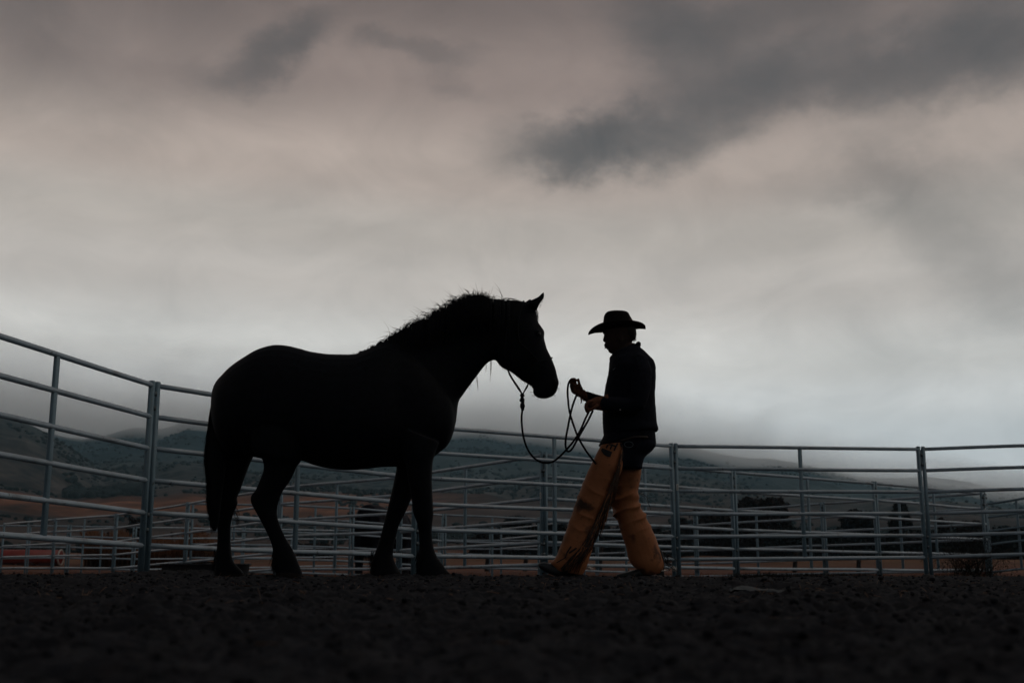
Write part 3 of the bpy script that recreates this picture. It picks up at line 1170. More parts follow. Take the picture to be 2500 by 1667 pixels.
def panel(A, B, label, group, nr=6, stay=True, res=12, sticker=None, posts=(True, True), dark=False):
    """A, B: top-rail end points; bottom rail is SP below"""
    d = (B - A)
    hd = Vector((d.x, d.y, 0)).normalized()
    gap = 0.031
    a = A + hd * gap
    b = B - hd * gap
    mid = (a + b) / 2
    gz = ground_at(mid.x, mid.y)
    root = empty('fence_panel', (mid.x, mid.y, min(a.z, b.z) - SP - 0.2))
    tag(root, label, 'fence', group)
    rm = M['post'] if dark else M['rail']
    for i in range(nr):
        dz = Vector((0, 0, -SP * i / (nr - 1)))
        bm = bmesh.new()
        w = Vector((0, 0, random.gauss(0, 0.004)))
        tube(bm, [a + dz, a.lerp(b, .33) + dz + w, a.lerp(b, .7) + dz - w * .5, b + dz], RAIL_R, res, sub=3, caps=False)
        mkobj('rail', bm_mesh('rail', bm), rm, root)
    rot = Matrix.Rotation(math.atan2(hd.y, hd.x), 4, 'Z')
    for e, on in ((a, posts[0]), (b, posts[1])):
        if not on:
            continue
        g = min(e.z - SP - 0.16, ground_at(e.x, e.y) - 0.02) if e.z - SP - ground_at(e.x, e.y) < 0.6 else e.z - SP - 0.35
        bm = bmesh.new()
        h = e.z + 0.035 - g
        box(bm, Vector((e.x, e.y, g + h / 2)), (0.042, 0.042, h), rot)
        bmesh.ops.bevel(bm, geom=bm.edges[:], offset=0.005, segments=2, affect='EDGES')
        mkobj('post', bm_mesh('post', bm), M['post'], root)
    if stay:
        c = a.lerp(b, 0.5)
        bm = bmesh.new()
        box(bm, Vector((c.x, c.y, c.z - SP / 2)) , (0.043, 0.030, SP + 0.01), rot)
        bmesh.ops.bevel(bm, geom=bm.edges[:], offset=0.004, segments=1, affect='EDGES')
        mkobj('stay', bm_mesh('stay', bm), M['post'], root)
    # hinge lugs and the pin that couples this panel to the next
    for f in (0.10, 0.86):
        z = b.z - SP * f
        for dz in (0.06, -0.06):
            bm = bmesh.new()
            box(bm, Vector((b.x, b.y, z + dz)) + hd * gap, (gap * 1.0, 0.055, 0.035), rot)
            mkobj('hinge_lug', bm_mesh('hinge_lug', bm), M['lug'], root)
        bm = bmesh.new()
        q = Vector((b.x, b.y, z)) + hd * gap
        tube(bm, [q + Vector((0, 0, .11)), q + Vector((0, 0, -.13))], 0.008, 8, smooth=False)
        tube(bm, [q + Vector((0, 0, .11)), q + Vector((0, -.01, .13)) + hd * .02, q + Vector((0, -.01, .115)) + hd * .04], 0.007, 6)
        mkobj('coupling_pin', bm_mesh('coupling_pin', bm), M['lug'], root)
    if sticker:
        e, z = (a if sticker[0] == 'a' else b), sticker[1]
        bm = bmesh.new()
        nrm = Vector((hd.y, -hd.x, 0))
        if nrm.y > 0:
            nrm = -nrm
        c = Vector((e.x, e.y, z)) + nrm * 0.0225
        box(bm, c, (0.026, 0.002, 0.075), rot)
        st = mkobj('sticker', bm_mesh('sticker', bm), M['sticker'], root, smooth=False)
        bm = bmesh.new()
        for i in range(7):
            box(bm, c + nrm * 0.002 + Vector((0, 0, (i - 3) * .009)) + hd * random.uniform(-.003, .003), (random.uniform(.012, .02), 0.0015, 0.004), rot)
        k = mkobj('print', bm_mesh('print', bm), M['ink'], st, smooth=False)
        k.matrix_parent_inverse = Matrix.Identity(4)
    return root


def run(nodes, labels, group, **kw):
    st = kw.pop('stickers', {})
    for i, (A, B) in enumerate(zip(nodes[:-1], nodes[1:])):
        panel(A, B, labels[i], group, sticker=st.get(i), **kw)


U = 2500 / 2352
J1 = node(376, 941, 1331)
J2 = node(1020, 1041, 1357)
J3 = node(1643.5, 1089, 1365)
J4 = node(2247, 1096.5, 1360)
J5p = node(2500, 1088.5, 1353.5)
dJ = (J5p - J4)
J5 = J4 + dJ * (3.1 / Vector((dJ.x, dJ.y)).length)
J6 = J5 + Vector((2.75, -1.4, 0.0))
S0 = node(140, 866, 1313)
d0 = (S0 - J1)
J0 = J1 + d0 * 2.0
Jm1 = J0 + Vector((0.5, -3.05, 0.02))
run([Jm1, J0, J1, J2, J3, J4, J5, J6],
    ['grey round-pen panel running out of frame nearest the camera at left', 'nearest grey six-rail round-pen panel at the left edge of the photo',
     'grey six-rail round-pen panel passing behind the horse hindquarters', 'grey six-rail round-pen panel between the horse chest and the man',
     'grey six-rail round-pen panel just right of the man', 'grey six-rail round-pen panel cut by the right edge of the photo',
     'grey round-pen panel continuing beyond the right edge'],
    'round-pen panels around the arena', res=16, stickers={4: ('a', zpx(1189, J3.y))})

Fn = [node(x, y, y + s, U) for x, y, s in [(9, 1203.7, 126), (128, 1193, 139), (268, 1183, 152), (432, 1157, 167), (645, 1120, 187), (920, 1096, 210), (1248, 1045, 251.5),
                                           (1683, 1085, 220), (2008, 1110, 198), (2262, 1134, 175)]]
run(Fn, ['far end panel of the second fence at extreme left', 'second-fence panel above the red tank at left', 'second-fence panel crossing behind the left double post',
         'second-fence panel partly hidden by the horse tail', 'second-fence panel seen through the horse hind legs', 'second-fence panel seen under the horse chest',
         'second-fence panel meeting the round pen behind the man', 'second-fence panel right of the double post beyond the man', 'second-fence panel left of the right-hand double post',
         ][:9], 'panels of the second fence behind the round pen', stickers={5: ('b', zpx(1209, Fn[6].y))})
Cn = [node(x, y, y + s, U) for x, y, s in [(1150, 1215, 112), (1370, 1192, 132), (1597, 1177, 146), (1889, 1156.6, 160), (2258, 1133, 177)]]
run(Cn, ['third-fence panel left of the man between far posts', 'third-fence panel seen between the legs of the man', 'third-fence panel in front of the dark twin-crowned trees',
         'third-fence panel ending at the far right corner post'], 'panels of the third fence, right of the man')
Gn = [node(x, y, y + s, U) for x, y, s in [(440, 1157, 155), (640, 1160, 154), (809, 1167, 152), (1020, 1183, 148), (1240, 1191, 146), (1440, 1199, 143)]]
run(Gn, ['level far panel just right of the horse tail', 'level far panel behind the horse hind legs', 'level far panel behind the grazing dark horse',
         'level far panel right of the horse front legs', 'level far panel behind the boot toe'], 'panels of the level fence in the middle distance')
Hn = [node(x, y, y + s, U) for x, y, s in [(-20, 1207, 123), (160, 1208, 122), (310, 1211, 121), (560, 1214, 112), (770, 1218, 101), (1010, 1220, 100), (1240, 1221, 100)]]
run(Hn, ['farthest level panel at extreme left behind the red tank', 'farthest level panel in front of the rusty reeds, left one', 'farthest level panel in front of the rusty reeds, right one',
         'farthest level panel between the tail and hind leg', 'farthest level panel under the belly of the horse', 'farthest level panel behind the horse front legs'],
    'panels of the farthest fence', res=8)
E1 = node(2404, 1230, 1230 + 166)
E2 = node(2560, 1208, 1208 + 172)
run([E1, E2], ['dark fence panel rising toward the right edge behind the bare bush'], 'dark panel at the far right', dark=True)

# ------------------------------------------------------------------ the black horse
HY = 8.1
bm = bmesh.new()
loft(bm, [(519, 962, 519, 1000, .04), (524, 945, 523, 1040, .10), (532, 930, 532, 1070, .15), (546, 915.5, 546, 1095, .20), (569, 893.6, 569, 1112, .24), (600, 873, 600, 1112, .275),
          (633, 854.3, 633, 1118, .295), (671, 843.7, 671, 1128, .305), (705, 845.4, 705, 1130, .31), (735, 852.5, 735, 1124, .315), (760, 859.5, 760, 1133, .33), (800, 865.7, 800, 1143, .345),
          (835, 867, 840, 1147, .35), (870, 866, 880, 1146, .35), (899, 855.4, 920, 1141, .335), (930, 840, 960, 1139, .31), (970, 830, 1000, 1140, .27), (1020, 850, 1040, 1129, .25),
          (1060, 890, 1070, 1106, .22), (1088, 930, 1093, 1086, .17), (1102, 960, 1107, 1055, .12), (1110, 985, 1113, 1024, .06)], HY, 32, 2.15, 4)
loft(bm, [(890, 880, 1050, 1100, .23), (912, 848.5, 1088, 1080, .22), (932, 838.5, 1111, 1040, .20), (970, 821.5, 1119, 984, .18), (1010, 803, 1131, 963, .155), (1049, 786, 1144.5, 944, .14),
          (1085, 764, 1161, 922, .13), (1128, 745, 1177, 900.5, .12), (1170, 735, 1188, 888, .115), (1205, 736, 1200, 880, .108), (1238, 735, 1212, 880, .104), (1255, 732.5, 1217, 888, .10)], HY, 28, 2.1, 4)
loft(bm, [(1232, 735, 1211, 880, .09), (1252, 732.5, 1216, 887, .10), (1275, 736, 1222, 894, .10), (1296, 741, 1230, 900, .10), (1309, 762, 1238, 903, .10), (1313, 784, 1246, 907, .105),
          (1322, 798, 1253, 912, .11), (1329, 810, 1260, 918, .11), (1328.5, 825, 1267, 923, .10), (1332, 840, 1273, 928, .09), (1336.5, 854, 1280, 932, .083), (1346.5, 874.5, 1289, 937, .07),
          (1356, 899, 1298, 944, .062), (1361.5, 922, 1302, 950, .063), (1364.5, 932, 1301, 957, .066), (1362.5, 944, 1306, 966, .062), (1358, 957, 1318, 972, .052), (1350, 966, 1333, 972.5, .035)], HY, 28, 2.2, 4)
# nostril rim and eye ridge on both sides
for s in (-1, 1):
    ball(bm, P(1352, 930, HY + s * .055), .016, 1, .8, 1.3)
    ball(bm, P(1314, 812, HY + s * .088), .020, 1.1, .8, 1.0)
# ears
loft(bm, [(1288, 736, 1311, 762, .024), (1296, 733, 1312, 754, .030), (1305, 729, 1316, 746, .028), (1313, 725, 1321, 737, .022), (1320, 718, 1328, 727, .013), (1326.5, 711.5, 1330, 718, .005)], HY, 16, 2, 3, dy=-.065)
loft(bm, [(1279, 738, 1304, 758, .024), (1284, 736, 1300, 748, .026), (1290, 732, 1299, 739, .016), (1295, 729, 1298, 732, .006)], HY, 14, 2, 3, dy=.065)
NH = [(596, 1000, 748, 1000, .12), (606, 1060, 748, 1075, .135), (621, 1104, 736, 1121, .125), (640, 1119.5, 724, 1137.5, .105), (644.5, 1144, 716, 1157, .085), (635.5, 1171, 707, 1174, .075), (624, 1197, 690, 1199, .065),
      (613, 1210, 683, 1216, .056), (613.5, 1228, 678, 1234, .05), (626.7, 1253, 676.5, 1256, .045), (644, 1285, 683, 1280, .038), (659, 1317, 697, 1312, .037), (666, 1341, 714.7, 1341, .045),
      (667, 1366, 728, 1372, .055), (669, 1388, 735, 1390, .058), (674, 1400, 738.5, 1401, .062), (671, 1420, 741, 1416, .068)]
loft(bm, NH, HY, 24, 2.2, 3, dy=-.15)
loft(bm, [(524, 985, 645, 985, .12), (519.5, 1040, 640, 1050, .13), (522, 1104, 621.5, 1104, .115), (527, 1133, 609, 1133, .09), (528, 1165, 597, 1165, .075), (529, 1197, 586, 1197, .062), (530, 1214, 578.5, 1214, .055),
          (528, 1229, 580, 1229, .052), (529, 1250, 571, 1250, .042), (530, 1279, 563.6, 1279, .038), (531.3, 1303, 563, 1311, .036), (530, 1332, 563.6, 1341, .042), (527, 1361, 568, 1367, .05),
          (525, 1385, 580, 1382, .06), (524, 1399, 594, 1397, .066), (524, 1420, 599, 1416, .072)], HY, 24, 2.2, 3, dy=.14)
loft(bm, [(960, 1040, 1072, 1080, .11), (975, 1090, 1061, 1112, .11), (988, 1126, 1056.7, 1128, .095), (996, 1168, 1054.7, 1168, .078), (1004, 1214, 1056.7, 1222, .062), (1008.3, 1250, 1058.5, 1254, .057), (1018, 1276, 1055.5, 1276, .05),
          (1022, 1303, 1054.7, 1303, .041), (1023.5, 1332, 1058, 1332, .042), (1022, 1356, 1066, 1356, .05), (1019, 1380, 1083, 1380, .06), (1019, 1397, 1096, 1397, .068), (1021, 1420, 1108, 1416, .078)], HY, 24, 2.2, 3, dy=-.14)
loft(bm, [(955, 1060, 1050, 1080, .11), (966, 1110, 1036, 1120, .10), (968, 1140, 1026, 1150, .085), (963, 1168, 1017, 1172, .072), (955.5, 1203, 1007, 1210, .065), (947, 1238, 994, 1241, .056), (940, 1265, 982, 1266, .05),
          (935, 1285, 974, 1283, .045), (926.5, 1317, 965, 1317, .04), (920, 1336, 961.5, 1336, .04), (914, 1353, 960, 1358, .045), (906, 1380, 968.7, 1382, .056), (903, 1397, 980, 1400, .066), (901, 1420, 989, 1416, .074)], HY, 24, 2.2, 3, dy=.14)
horse = empty('horse', (P(800, 1412, HY).x, HY, 0))
tag(horse, 'large black horse in a rope halter standing side-on and facing the man', 'horse')
mkobj('body', fuse('horse_body', bm, 0.0085, 3, 0.5), M['coat'], horse)
# hooves
HOOF = [((672, 1397), (740, 1397), -.15), ((524, 1396), (597, 1396), .14), ((1022, 1396), (1102, 1396), -.14), ((903, 1396), (984, 1398), .14)]
for (a_, b_, d_) in HOOF:
    bm = bmesh.new()
    loft(bm, [(a_[0] + 3, a_[1], b_[0] - 6, b_[1], .062), (a_[0], 1408, b_[0] + 3, 1408, .072), (a_[0] - 2, 1422, b_[0] + 8, 1420, .08)], HY, 24, 2.3, 3, dy=d_)
    mkobj('hoof', bm_mesh('hoof', bm), M['hoof'], horse)
for s in (-1, 1):
    bm = bmesh.new()
    ball(bm, P(1316, 815, HY + s * .098), .013)
    mkobj('eye', bm_mesh('eye', bm), M['boot'], horse)

# mane
crest = [(862, 866.5), (899, 855.4), (932, 838), (970, 820), (1010, 801), (1048, 784), (1070, 769), (1091, 758), (1125, 746), (1160, 735), (1200, 734), (1235, 735), (1270, 736)]
cx_ = [c[0] for c in crest]
cy_ = [c[1] for c in crest]
mane_h = ([862, 899, 930, 970, 1010, 1048, 1070, 1095, 1125, 1153, 1180, 1200, 1230, 1270], [4, 6, 8, 12, 18, 18, 20, 14, 20, 24, 24, 10, 6, 4])
PX = 1.0 / 343.0   # metres per photo pixel at the horse
ls = []
for i in range(1500):
    x = random.choice([random.uniform(870, 1270), random.uniform(960, 1200), random.uniform(1120, 1195)])
    y = float(np.interp(x, cx_, cy_))
    h = float(np.interp(x, mane_h[0], mane_h[1])) * PX * random.uniform(.5, 1.15)
    p = P(x, y + 5, HY + random.uniform(-.05, .05))
    bk = random.uniform(-1.0, 0.5)          # blown back towards the withers or forward
    side = random.choice([-1, -1, -1, 1])
    typ = random.random()
    if typ < 0.1:      # short stiff spike
        d = Vector((random.uniform(-.7, .4), random.uniform(-.2, .2), 1)).normalized()
        l = h * random.uniform(1.0, 2.1)
        c = Vector((random.uniform(-.5, .2), 0, .1)) * l * .5
        ls.append([p, p + d * l * .35, p + d * l * .7 + c * .3, p + d * l + c])
    else:               # arches over the crest and falls on the neck
        a1 = p + Vector((bk * h * .7, 0, h * .7))
        a2 = p + Vector((bk * h * 1.3, side * .03, h * random.uniform(.65, 1.0)))
        a3 = p + Vector((bk * h * 1.9, side * .09, h * random.uniform(-.1, .4)))
        a4 = p + Vector((bk * h * 2.1, side * .14, -random.uniform(.05, .16)))
        a5 = p + Vector((bk * h * 2.0 + random.uniform(-.03, .03), side * .165, -random.uniform(.18, .30)))
        ls.append(catm := [a for a in (p, a1, a2, a3, a4, a5)])
# long wild hairs that stick out of the outline
for (x0, y0, x1, y1, x2, y2) in [(1122, 737, 1112, 724, 1098, 721), (1147, 723, 1143, 712, 1133, 705), (1076, 753, 1070, 744, 1062, 741), (1089, 751, 1088, 744, 1082, 737), (1107, 748, 1107, 738, 1107, 728),
                                 (1020, 794, 1023, 785, 1040, 776), (1009, 801, 1005, 794, 998, 789), (997, 806, 991, 799, 989, 794), (1176, 727, 1180, 720, 1182, 717), (1196, 731, 1203, 727, 1211, 721), (1170, 725, 1172, 718, 1180, 713),
                                 (1215, 733, 1235, 728, 1258, 732), (1225, 738, 1245, 729, 1280, 736), (955, 825, 948, 824, 940, 826), (884, 866, 892, 860, 900, 859), (850, 868, 870, 866, 884, 862), (982, 815, 985, 811, 994, 806),
                                 (1221, 742, 1226, 734, 1240, 729), (1221, 742, 1215, 735, 1200, 731), (1165, 724, 1166, 717, 1168, 712), (1155, 723, 1155, 716, 1157, 711), (1030, 786, 1045, 776, 1062, 772), (1052, 772, 1060, 764, 1075, 757)]:
    for k in range(7):
        j = lambda: random.uniform(-4, 4)
        yy = HY + random.uniform(-.05, .03)
        ls.append([P(x0, y0 + 6, yy), P(x0 * .5 + x1 * .5, (y0 + y1) / 2, yy), P(x1 + j() * .5, y1 + j() * .5, yy), P(x2 + j(), y2 + j(), yy)])
for k in range(190):
    x = random.choice([random.uniform(930, 1235), random.uniform(1050, 1200)])
    y = float(np.interp(x, cx_, cy_))
    p = P(x, y + 4, HY + random.uniform(-.05, .03))
    l = random.uniform(.05, .15)
    ang = random.gauss(2.35, .55)       # mostly blown up and back
    d1_ = Vector((math.cos(ang), random.uniform(-.2, .2), math.sin(ang)))
    d2_ = Vector((math.cos(ang + random.uniform(.2, 1.3)), random.uniform(-.2, .2), math.sin(ang + random.uniform(.2, 1.3))))
    p1_ = p + d1_ * l * .4
    p2_ = p1_ + (d1_ * .5 + d2_ * .5) * l * .35
    ls.append([p, p1_, p2_, p2_ + d2_ * l * .4])
o = hairs('mane', ls, 0.0019, M['hair'], horse)
# thick locks under the loose hair
bm = bmesh.new()
for i in range(95):
    x = random.uniform(880, 1262)
    y = float(np.interp(x, cx_, cy_))
    h = float(np.interp(x, mane_h[0], mane_h[1])) * PX * .62
    p = P(x, y + 6, HY)
    bk = random.uniform(-.5, .1)
    tube(bm, [p, p + Vector((bk * h, -.01, h * .9)), p + Vector((bk * h * 2, -.06, h * .75)), p + Vector((bk * h * 2.2, -.12, -.05)), p + Vector((bk * h * 2, -.165, -random.uniform(.18, .3)))], [.007, .008, .008, .008, .002], 6, sub=2)
mkobj('mane_locks', bm_mesh('mane_locks', bm), M['hair'], horse)
# whiskers, chin and jaw hair, forelock, throat wisps, fetlock feathers, ear fringe
ls = []
jaw = [(1217, 888), (1228, 898), (1243, 904), (1256, 914), (1270, 925), (1289, 936.5), (1301, 945)]
for i in range(150):
    k = random.uniform(0, len(jaw) - 1.01)
    a_, b_ = jaw[int(k)], jaw[int(k) + 1]
    f = k % 1
    p = P(a_[0] * (1 - f) + b_[0] * f, a_[1] * (1 - f) + b_[1] * f - 3, HY + random.uniform(-.03, .03))
    l = random.uniform(.01, .034)
    d = Vector((random.uniform(-.1, .7), random.uniform(-.2, .2), -1)).normalized()
    ls.append([p, p + d * l * .6, p + d * l + Vector((.004, 0, 0))])
for i in range(36):
    a_ = random.choice([(1306, 966), (1318, 972), (1301, 958), (1350, 966), (1362, 950), (1364, 936)])
    p = P(a_[0] + random.uniform(-5, 5), a_[1] - 3, HY + random.uniform(-.03, .03))
    dx = (a_[0] - 1335) / 40
    d = Vector((dx + random.uniform(-.3, .3), random.uniform(-.3, .3), -1)).normalized()
    l = random.uniform(.01, .03)
    ls.append([p, p + d * l * .5, p + d * l])
for i in range(45):
    p = P(random.uniform(1305, 1311), random.uniform(752, 770), HY + random.uniform(-.04, .04))
    l = random.uniform(.03, .12)
    d = Vector((random.uniform(.0, .28), 0, -1)).normalized()
    ls.append([p, p + d * l * .4 + Vector((.008, 0, 0)), p + d * l])
for i in range(40):
    k = random.random()
    p = P(1316 + 12 * k, 750 - 32 * k, HY - .065)
    ls.append([p, p + Vector((.006, 0, -.003)), p + Vector((.012 * random.uniform(.5, 1), 0, -.008))])
for (x0, y0, x1, y1, n_) in [(1199, 878, 1196, 936, 9), (1186, 886, 1186, 912, 5), (1162, 918, 1167, 960, 8), (1148, 938, 1150, 950, 4), (1140, 946, 1150, 952, 3), (1219, 885, 1226, 900, 6)]:
    for k in range(n_):
        yy = HY + random.uniform(-.02, .02)
        f = random.uniform(.6, 1.05)
        xs = x0 + random.uniform(-2.5, 2.5)
        ls.append([P(xs, y0 - 3, yy), P((xs * .45 + (x1 + 1.5) * .55), y0 + (y1 - y0) * f * .5, yy), P(x1 + random.uniform(-1, 1), y0 + (y1 - y0) * f, yy)])
hairs('wispy_hair', ls, 0.0008, M['hair'], horse)
ls = []
for (xa, ya, d_) in [(668, 1362, -.15), (526, 1362, .14), (1020, 1365, -.14), (907, 1365, .14), (706, 1385, -.15)]:
    for k in range(220):
        p = P(xa + random.uniform(-2, 14), ya + random.uniform(-22, 18), HY + d_ + random.uniform(-.05, .05))
        d = Vector((random.uniform(-.35, .1), random.uniform(-.2, .2), -1)).normalized()
        l = random.uniform(.04, .11)
        ls.append([p, p + d * l * .5, p + d * l + Vector((-.004, 0, 0))])
for k in range(50):     # hair behind the near knee of the hind leg
    p = P(random.uniform(566, 580), random.uniform(1235, 1275), HY + .14)
    ls.append([p, p + Vector((.015, 0, -.02)), p + Vector((random.uniform(.01, .03), 0, -.055))])
hairs('feather', ls, 0.0013, M['hair'], horse)
# tail
root_t = bmesh.new()
loft(root_t, [(519, 962, 540, 975, .03), (514, 995, 546, 1000, .045), (509.5, 1020, 548, 1020, .05), (506.5, 1053, 550, 1053, .055), (500.5, 1097, 552, 1097, .06), (499.5, 1133, 552, 1133, .06), (506, 1163, 548, 1163, .055),
              (507.5, 1191, 544, 1191, .05), (506, 1223, 540, 1223, .045), (512, 1255, 536, 1258, .035), (514, 1278, 532, 1282, .025), (519, 1294, 527, 1296, .01)], HY, 18, 2, 3)
tail = mkobj('tail', bm_mesh('tail', root_t), M['hair'], horse)
ls = []
for i in range(600):
    t0 = random.random()
    yA = 985 + 200 * t0
    left = random.random() < .75
    xe = ([995, 1018, 1053, 1097, 1133, 1162, 1191, 1223, 1261, 1300], [515, 509, 506, 500, 499, 505, 507, 505, 511, 522], [545, 548, 550, 552, 552, 548, 544, 540, 536, 527])
    def X(yv, off):
        lft = np.interp(yv, xe[0], xe[1])
        rgt = np.interp(yv, xe[0], xe[2])
        return lft + (rgt - lft) * off
    off = random.uniform(0.0, 0.15) if left else random.uniform(0, 1)
    yB = min(yA + random.uniform(60, 170), 1302)
    yy = HY + random.uniform(-.05, .05)
    w_ = random.uniform(-8, 2.5)
    ls.append([P(X(yA, off + .06), yA, yy), P(X(yA * .6 + yB * .4, off), yA * .6 + yB * .4, yy), P(X(yA * .2 + yB * .8, off) + w_ * .4, yA * .2 + yB * .8, yy), P(X(yB, off) + w_, yB, yy)])
hairs('tail_hair', ls, 0.0013, M['hair'], horse)

# ------------------------------------------------------------------ rope halter and lead
hal = empty('rope_halter', P(1275, 962, HY))
tag(hal, 'thin rope halter on the black horse head, knotted below the chin', 'halter')
bvh_body = None
dg = bpy.context.evaluated_depsgraph_get()
body = [c for c in horse.children if c.name.startswith('body')][0]
bvh_h = BVHTree.FromPolygons([v.co[:] for v in body.data.vertices], [p.vertices[:] for p in body.data.polygons])


def hug(px, py, side, off=0.004):
    """point on the horse's skin nearest the pixel, on its near (-1) or far (+1) side"""
    y0 = HY + side * 0.8
    p = P(px, py, y0)
    p = Vector((P(px, py, HY).x, y0, P(px, py, HY).z))
    h = bvh_h.ray_cast(p, Vector((0, -side, 0)))
    if h[0] is None:
        return Vector((p.x, HY, p.z))
    return h[0] + h[1] * off


for s in (-1, 1):
    bm = bmesh.new()
    tube(bm, [P(1348, 873, HY)] + [hug(x, y, s) for x, y in [(1343, 876), (1336, 882), (1325, 884), (1312, 888), (1300, 900), (1291, 922)]] + [P(1290, 937.5, HY)], .0046, 8)
    mkobj('noseband', bm_mesh('noseband', bm), M['rope'], hal)
    bm = bmesh.new()
    tube(bm, [P(1279, 735, HY), hug(1277, 742, s), hug(1270, 770, s), hug(1264, 800, s), hug(1268, 840, s), hug(1290, 862, s), hug(1312, 886, s)], .0046, 8)
    mkobj('cheek_rope', bm_mesh('cheek_rope', bm), M['rope'], hal)
    bm = bmesh.new()
    tube(bm, [hug(1234, 740, s), hug(1240, 770, s), hug(1236, 820, s), hug(1233, 870, s), P(1240, 904, HY + s * .02)], .0046, 8)
    mkobj('throat_rope', bm_mesh('throat_rope', bm), M['rope'], hal)
    bm = bmesh.new()
    tube(bm, [P(x, y, HY + s * w) for x, y, w in [(1240, 902, .02), (1244 + s, 913, .015), (1251 + s, 925, .01), (1262 + s * 1.5, 942, .008), (1270 + s, 954, .006), (1275, 963, .003)]], .0046, 8)
    tube(bm, [P(x, y, HY + s * w) for x, y, w in [(1290, 936, .02), (1286 + s, 945, .01), (1279, 957, .006), (1275.5, 963, .003)]], .0046, 8)
    mkobj('chin_loop', bm_mesh('chin_loop', bm), M['rope'], hal)
bm = bmesh.new()
for x, y, r_, sz_ in [(1275, 965, .0165, .9), (1275, 971, .011, .8), (1274.5, 977, .0185, .8), (1276, 984, .0125, .8), (1275.5, 991, .018, 1.2), (1276, 999, .012, 1)]:
    ball(bm, P(x, y, HY), r_, 1.05, .9, sz_, 12)
for k in range(5):
    c = P(1275.5, 966 + k * 7, HY)
    tube(bm, [c + Vector((-.012, -.004, .004)), c + Vector((0, -.012, 0)), c + Vector((.012, -.004, -.004))], .0045, 6)
mkobj('knot', fuse('knot', bm, 0.0018, 2), M['rope'], hal)

lead_pts = [(1275.5, 999, 8.1), (1273.6, 1015, 8.1), (1273.8, 1033, 8.1), (1276, 1055, 8.09), (1280, 1074, 8.08), (1288, 1096, 8.07), (1301, 1114.6, 8.05), (1317, 1126, 8.03), (1333.3, 1129.5, 8.0), (1349, 1127, 7.98),
            (1365.6, 1115, 7.95), (1383, 1097, 7.93), (1397, 1081, 7.9), (1409, 1064, 7.88), (1418.5, 1047, 7.86), (1427.8, 1025, 7.84), (1435, 1010, 7.82), (1440, 1000, 7.82)]
lead = empty('lead_rope', P(1333, 1130, 8.0))
tag(lead, 'black lead rope hanging in loops from the halter to the hands of the man', 'rope')
bm = bmesh.new()
tube(bm, [P(*p) for p in lead_pts], .0074, 10, sub=4)
mkobj('lead_line', bm_mesh('lead_line', bm), M['rope'], lead)
bm = bmesh.new()
tube(bm, [P(*p) for p in [(1447, 1003, 7.80), (1437, 1024, 7.81), (1428, 1040, 7.82), (1420, 1054, 7.84), (1408.7, 1074, 7.88), (1399, 1092, 7.9), (1391, 1101, 7.92), (1384.5, 1100, 7.94), (1381, 1089, 7.96), (1381.5, 1070, 7.97),
                          (1386, 1045, 7.99), (1392.5, 1012, 8.02), (1398, 990, 8.06), (1403, 976, 8.1), (1408, 962, 8.12), (1408, 945, 8.13), (1404, 930, 8.13), (1399, 925, 8.12), (1393, 927, 8.12), (1388.5, 935, 8.11), (1386, 948, 8.1), (1386, 965, 8.1), (1387.5, 982, 8.1),
                          (1389.5, 1000, 8.09), (1394.5, 1020, 8.07), (1401.5, 1041, 8.05), (1409, 1061, 8.0), (1418.5, 1080, 7.95), (1430, 1099, 7.9), (1440, 1113, 7.86), (1448, 1123, 7.82), (1454, 1131, 7.80)]], .0074, 10, sub=4)
mkobj('coil', bm_mesh('coil', bm), M['rope'], lead)

# ------------------------------------------------------------------ the man
MY = 8.0
man = empty('person', (P(1460, 1406, MY).x, MY, 0))
tag(man, 'man in black hat and fringed orange chaps striding left with rope in gloved hands', 'person')
bm = bmesh.new()
# head with face profile (front, back, half width)
loft(bm, [(1484, 766, 1536, 768, .05), (1474, 785, 1546, 785, .072), (1471.5, 800, 1549, 802, .078), (1471, 811, 1549.5, 814, .079), (1474.5, 816, 1549, 822, .077), (1476.5, 822, 1547, 828, .075), (1477.5, 832, 1543, 836, .07),
          (1478, 840, 1538, 844, .064), (1480, 846, 1531, 852, .056), (1484, 853, 1524, 858, .046), (1486, 859, 1514, 864, .034), (1492, 862.5, 1504, 865, .02)], MY, 28, 2.1, 3)
# nose
loft(bm, [(1474.5, 817, 1482, 817, .009), (1473.2, 823, 1484, 823, .011), (1471.8, 829, 1485, 829, .015), (1472.2, 832.5, 1485, 833, .018), (1476, 835.5, 1486, 836, .012)], MY, 14, 2, 3)
# lips and ears
ball(bm, P(1479, 848, MY), .012, .8, 1.6, .7)
for s in (-1, 1):
    ball(bm, P(1515, 826, MY + s * .074), .022, .75, .35, 1.25)
    ball(bm, P(1478, 819.5, MY + s * .03), .010, .8, 1.3, .8)
# neck, torso core, arms and legs under the clothes
loft(bm, [(1500, 848, 1550, 838, .055), (1502, 862, 1556, 850, .06), (1503, 880, 1568, 872, .075), (1495, 905, 1588, 900, .15), (1490, 950, 1585, 950, .15), (1485, 1010, 1588, 1010, .14), (1482, 1070, 1590, 1065, .145), (1488, 1105, 1575, 1105, .14)], MY, 24, 2.2, 3)
tube(bm, [P(1522, 1100, MY - .08), P(1438, 1230, MY - .1), P(1400, 1370, MY - .1)], [.075, .055, .04], 14)
tube(bm, [P(1530, 1105, MY + .08), P(1525, 1240, MY + .1), P(1590, 1375, MY + .1)], [.075, .055, .04], 14)
tube(bm, [P(1555, 900, MY - .17), P(1553, 985, MY - .21), P(1478, 985, MY - .20)], [.04, .034, .026], 12)
tube(bm, [P(1550, 900, MY + .17), P(1530, 985, MY + .20), P(1432, 966, MY + .14)], [.04, .034, .024], 12)
body_m = mkobj('body', fuse('man_body', bm, 0.0055, 2), M['skin'], man)
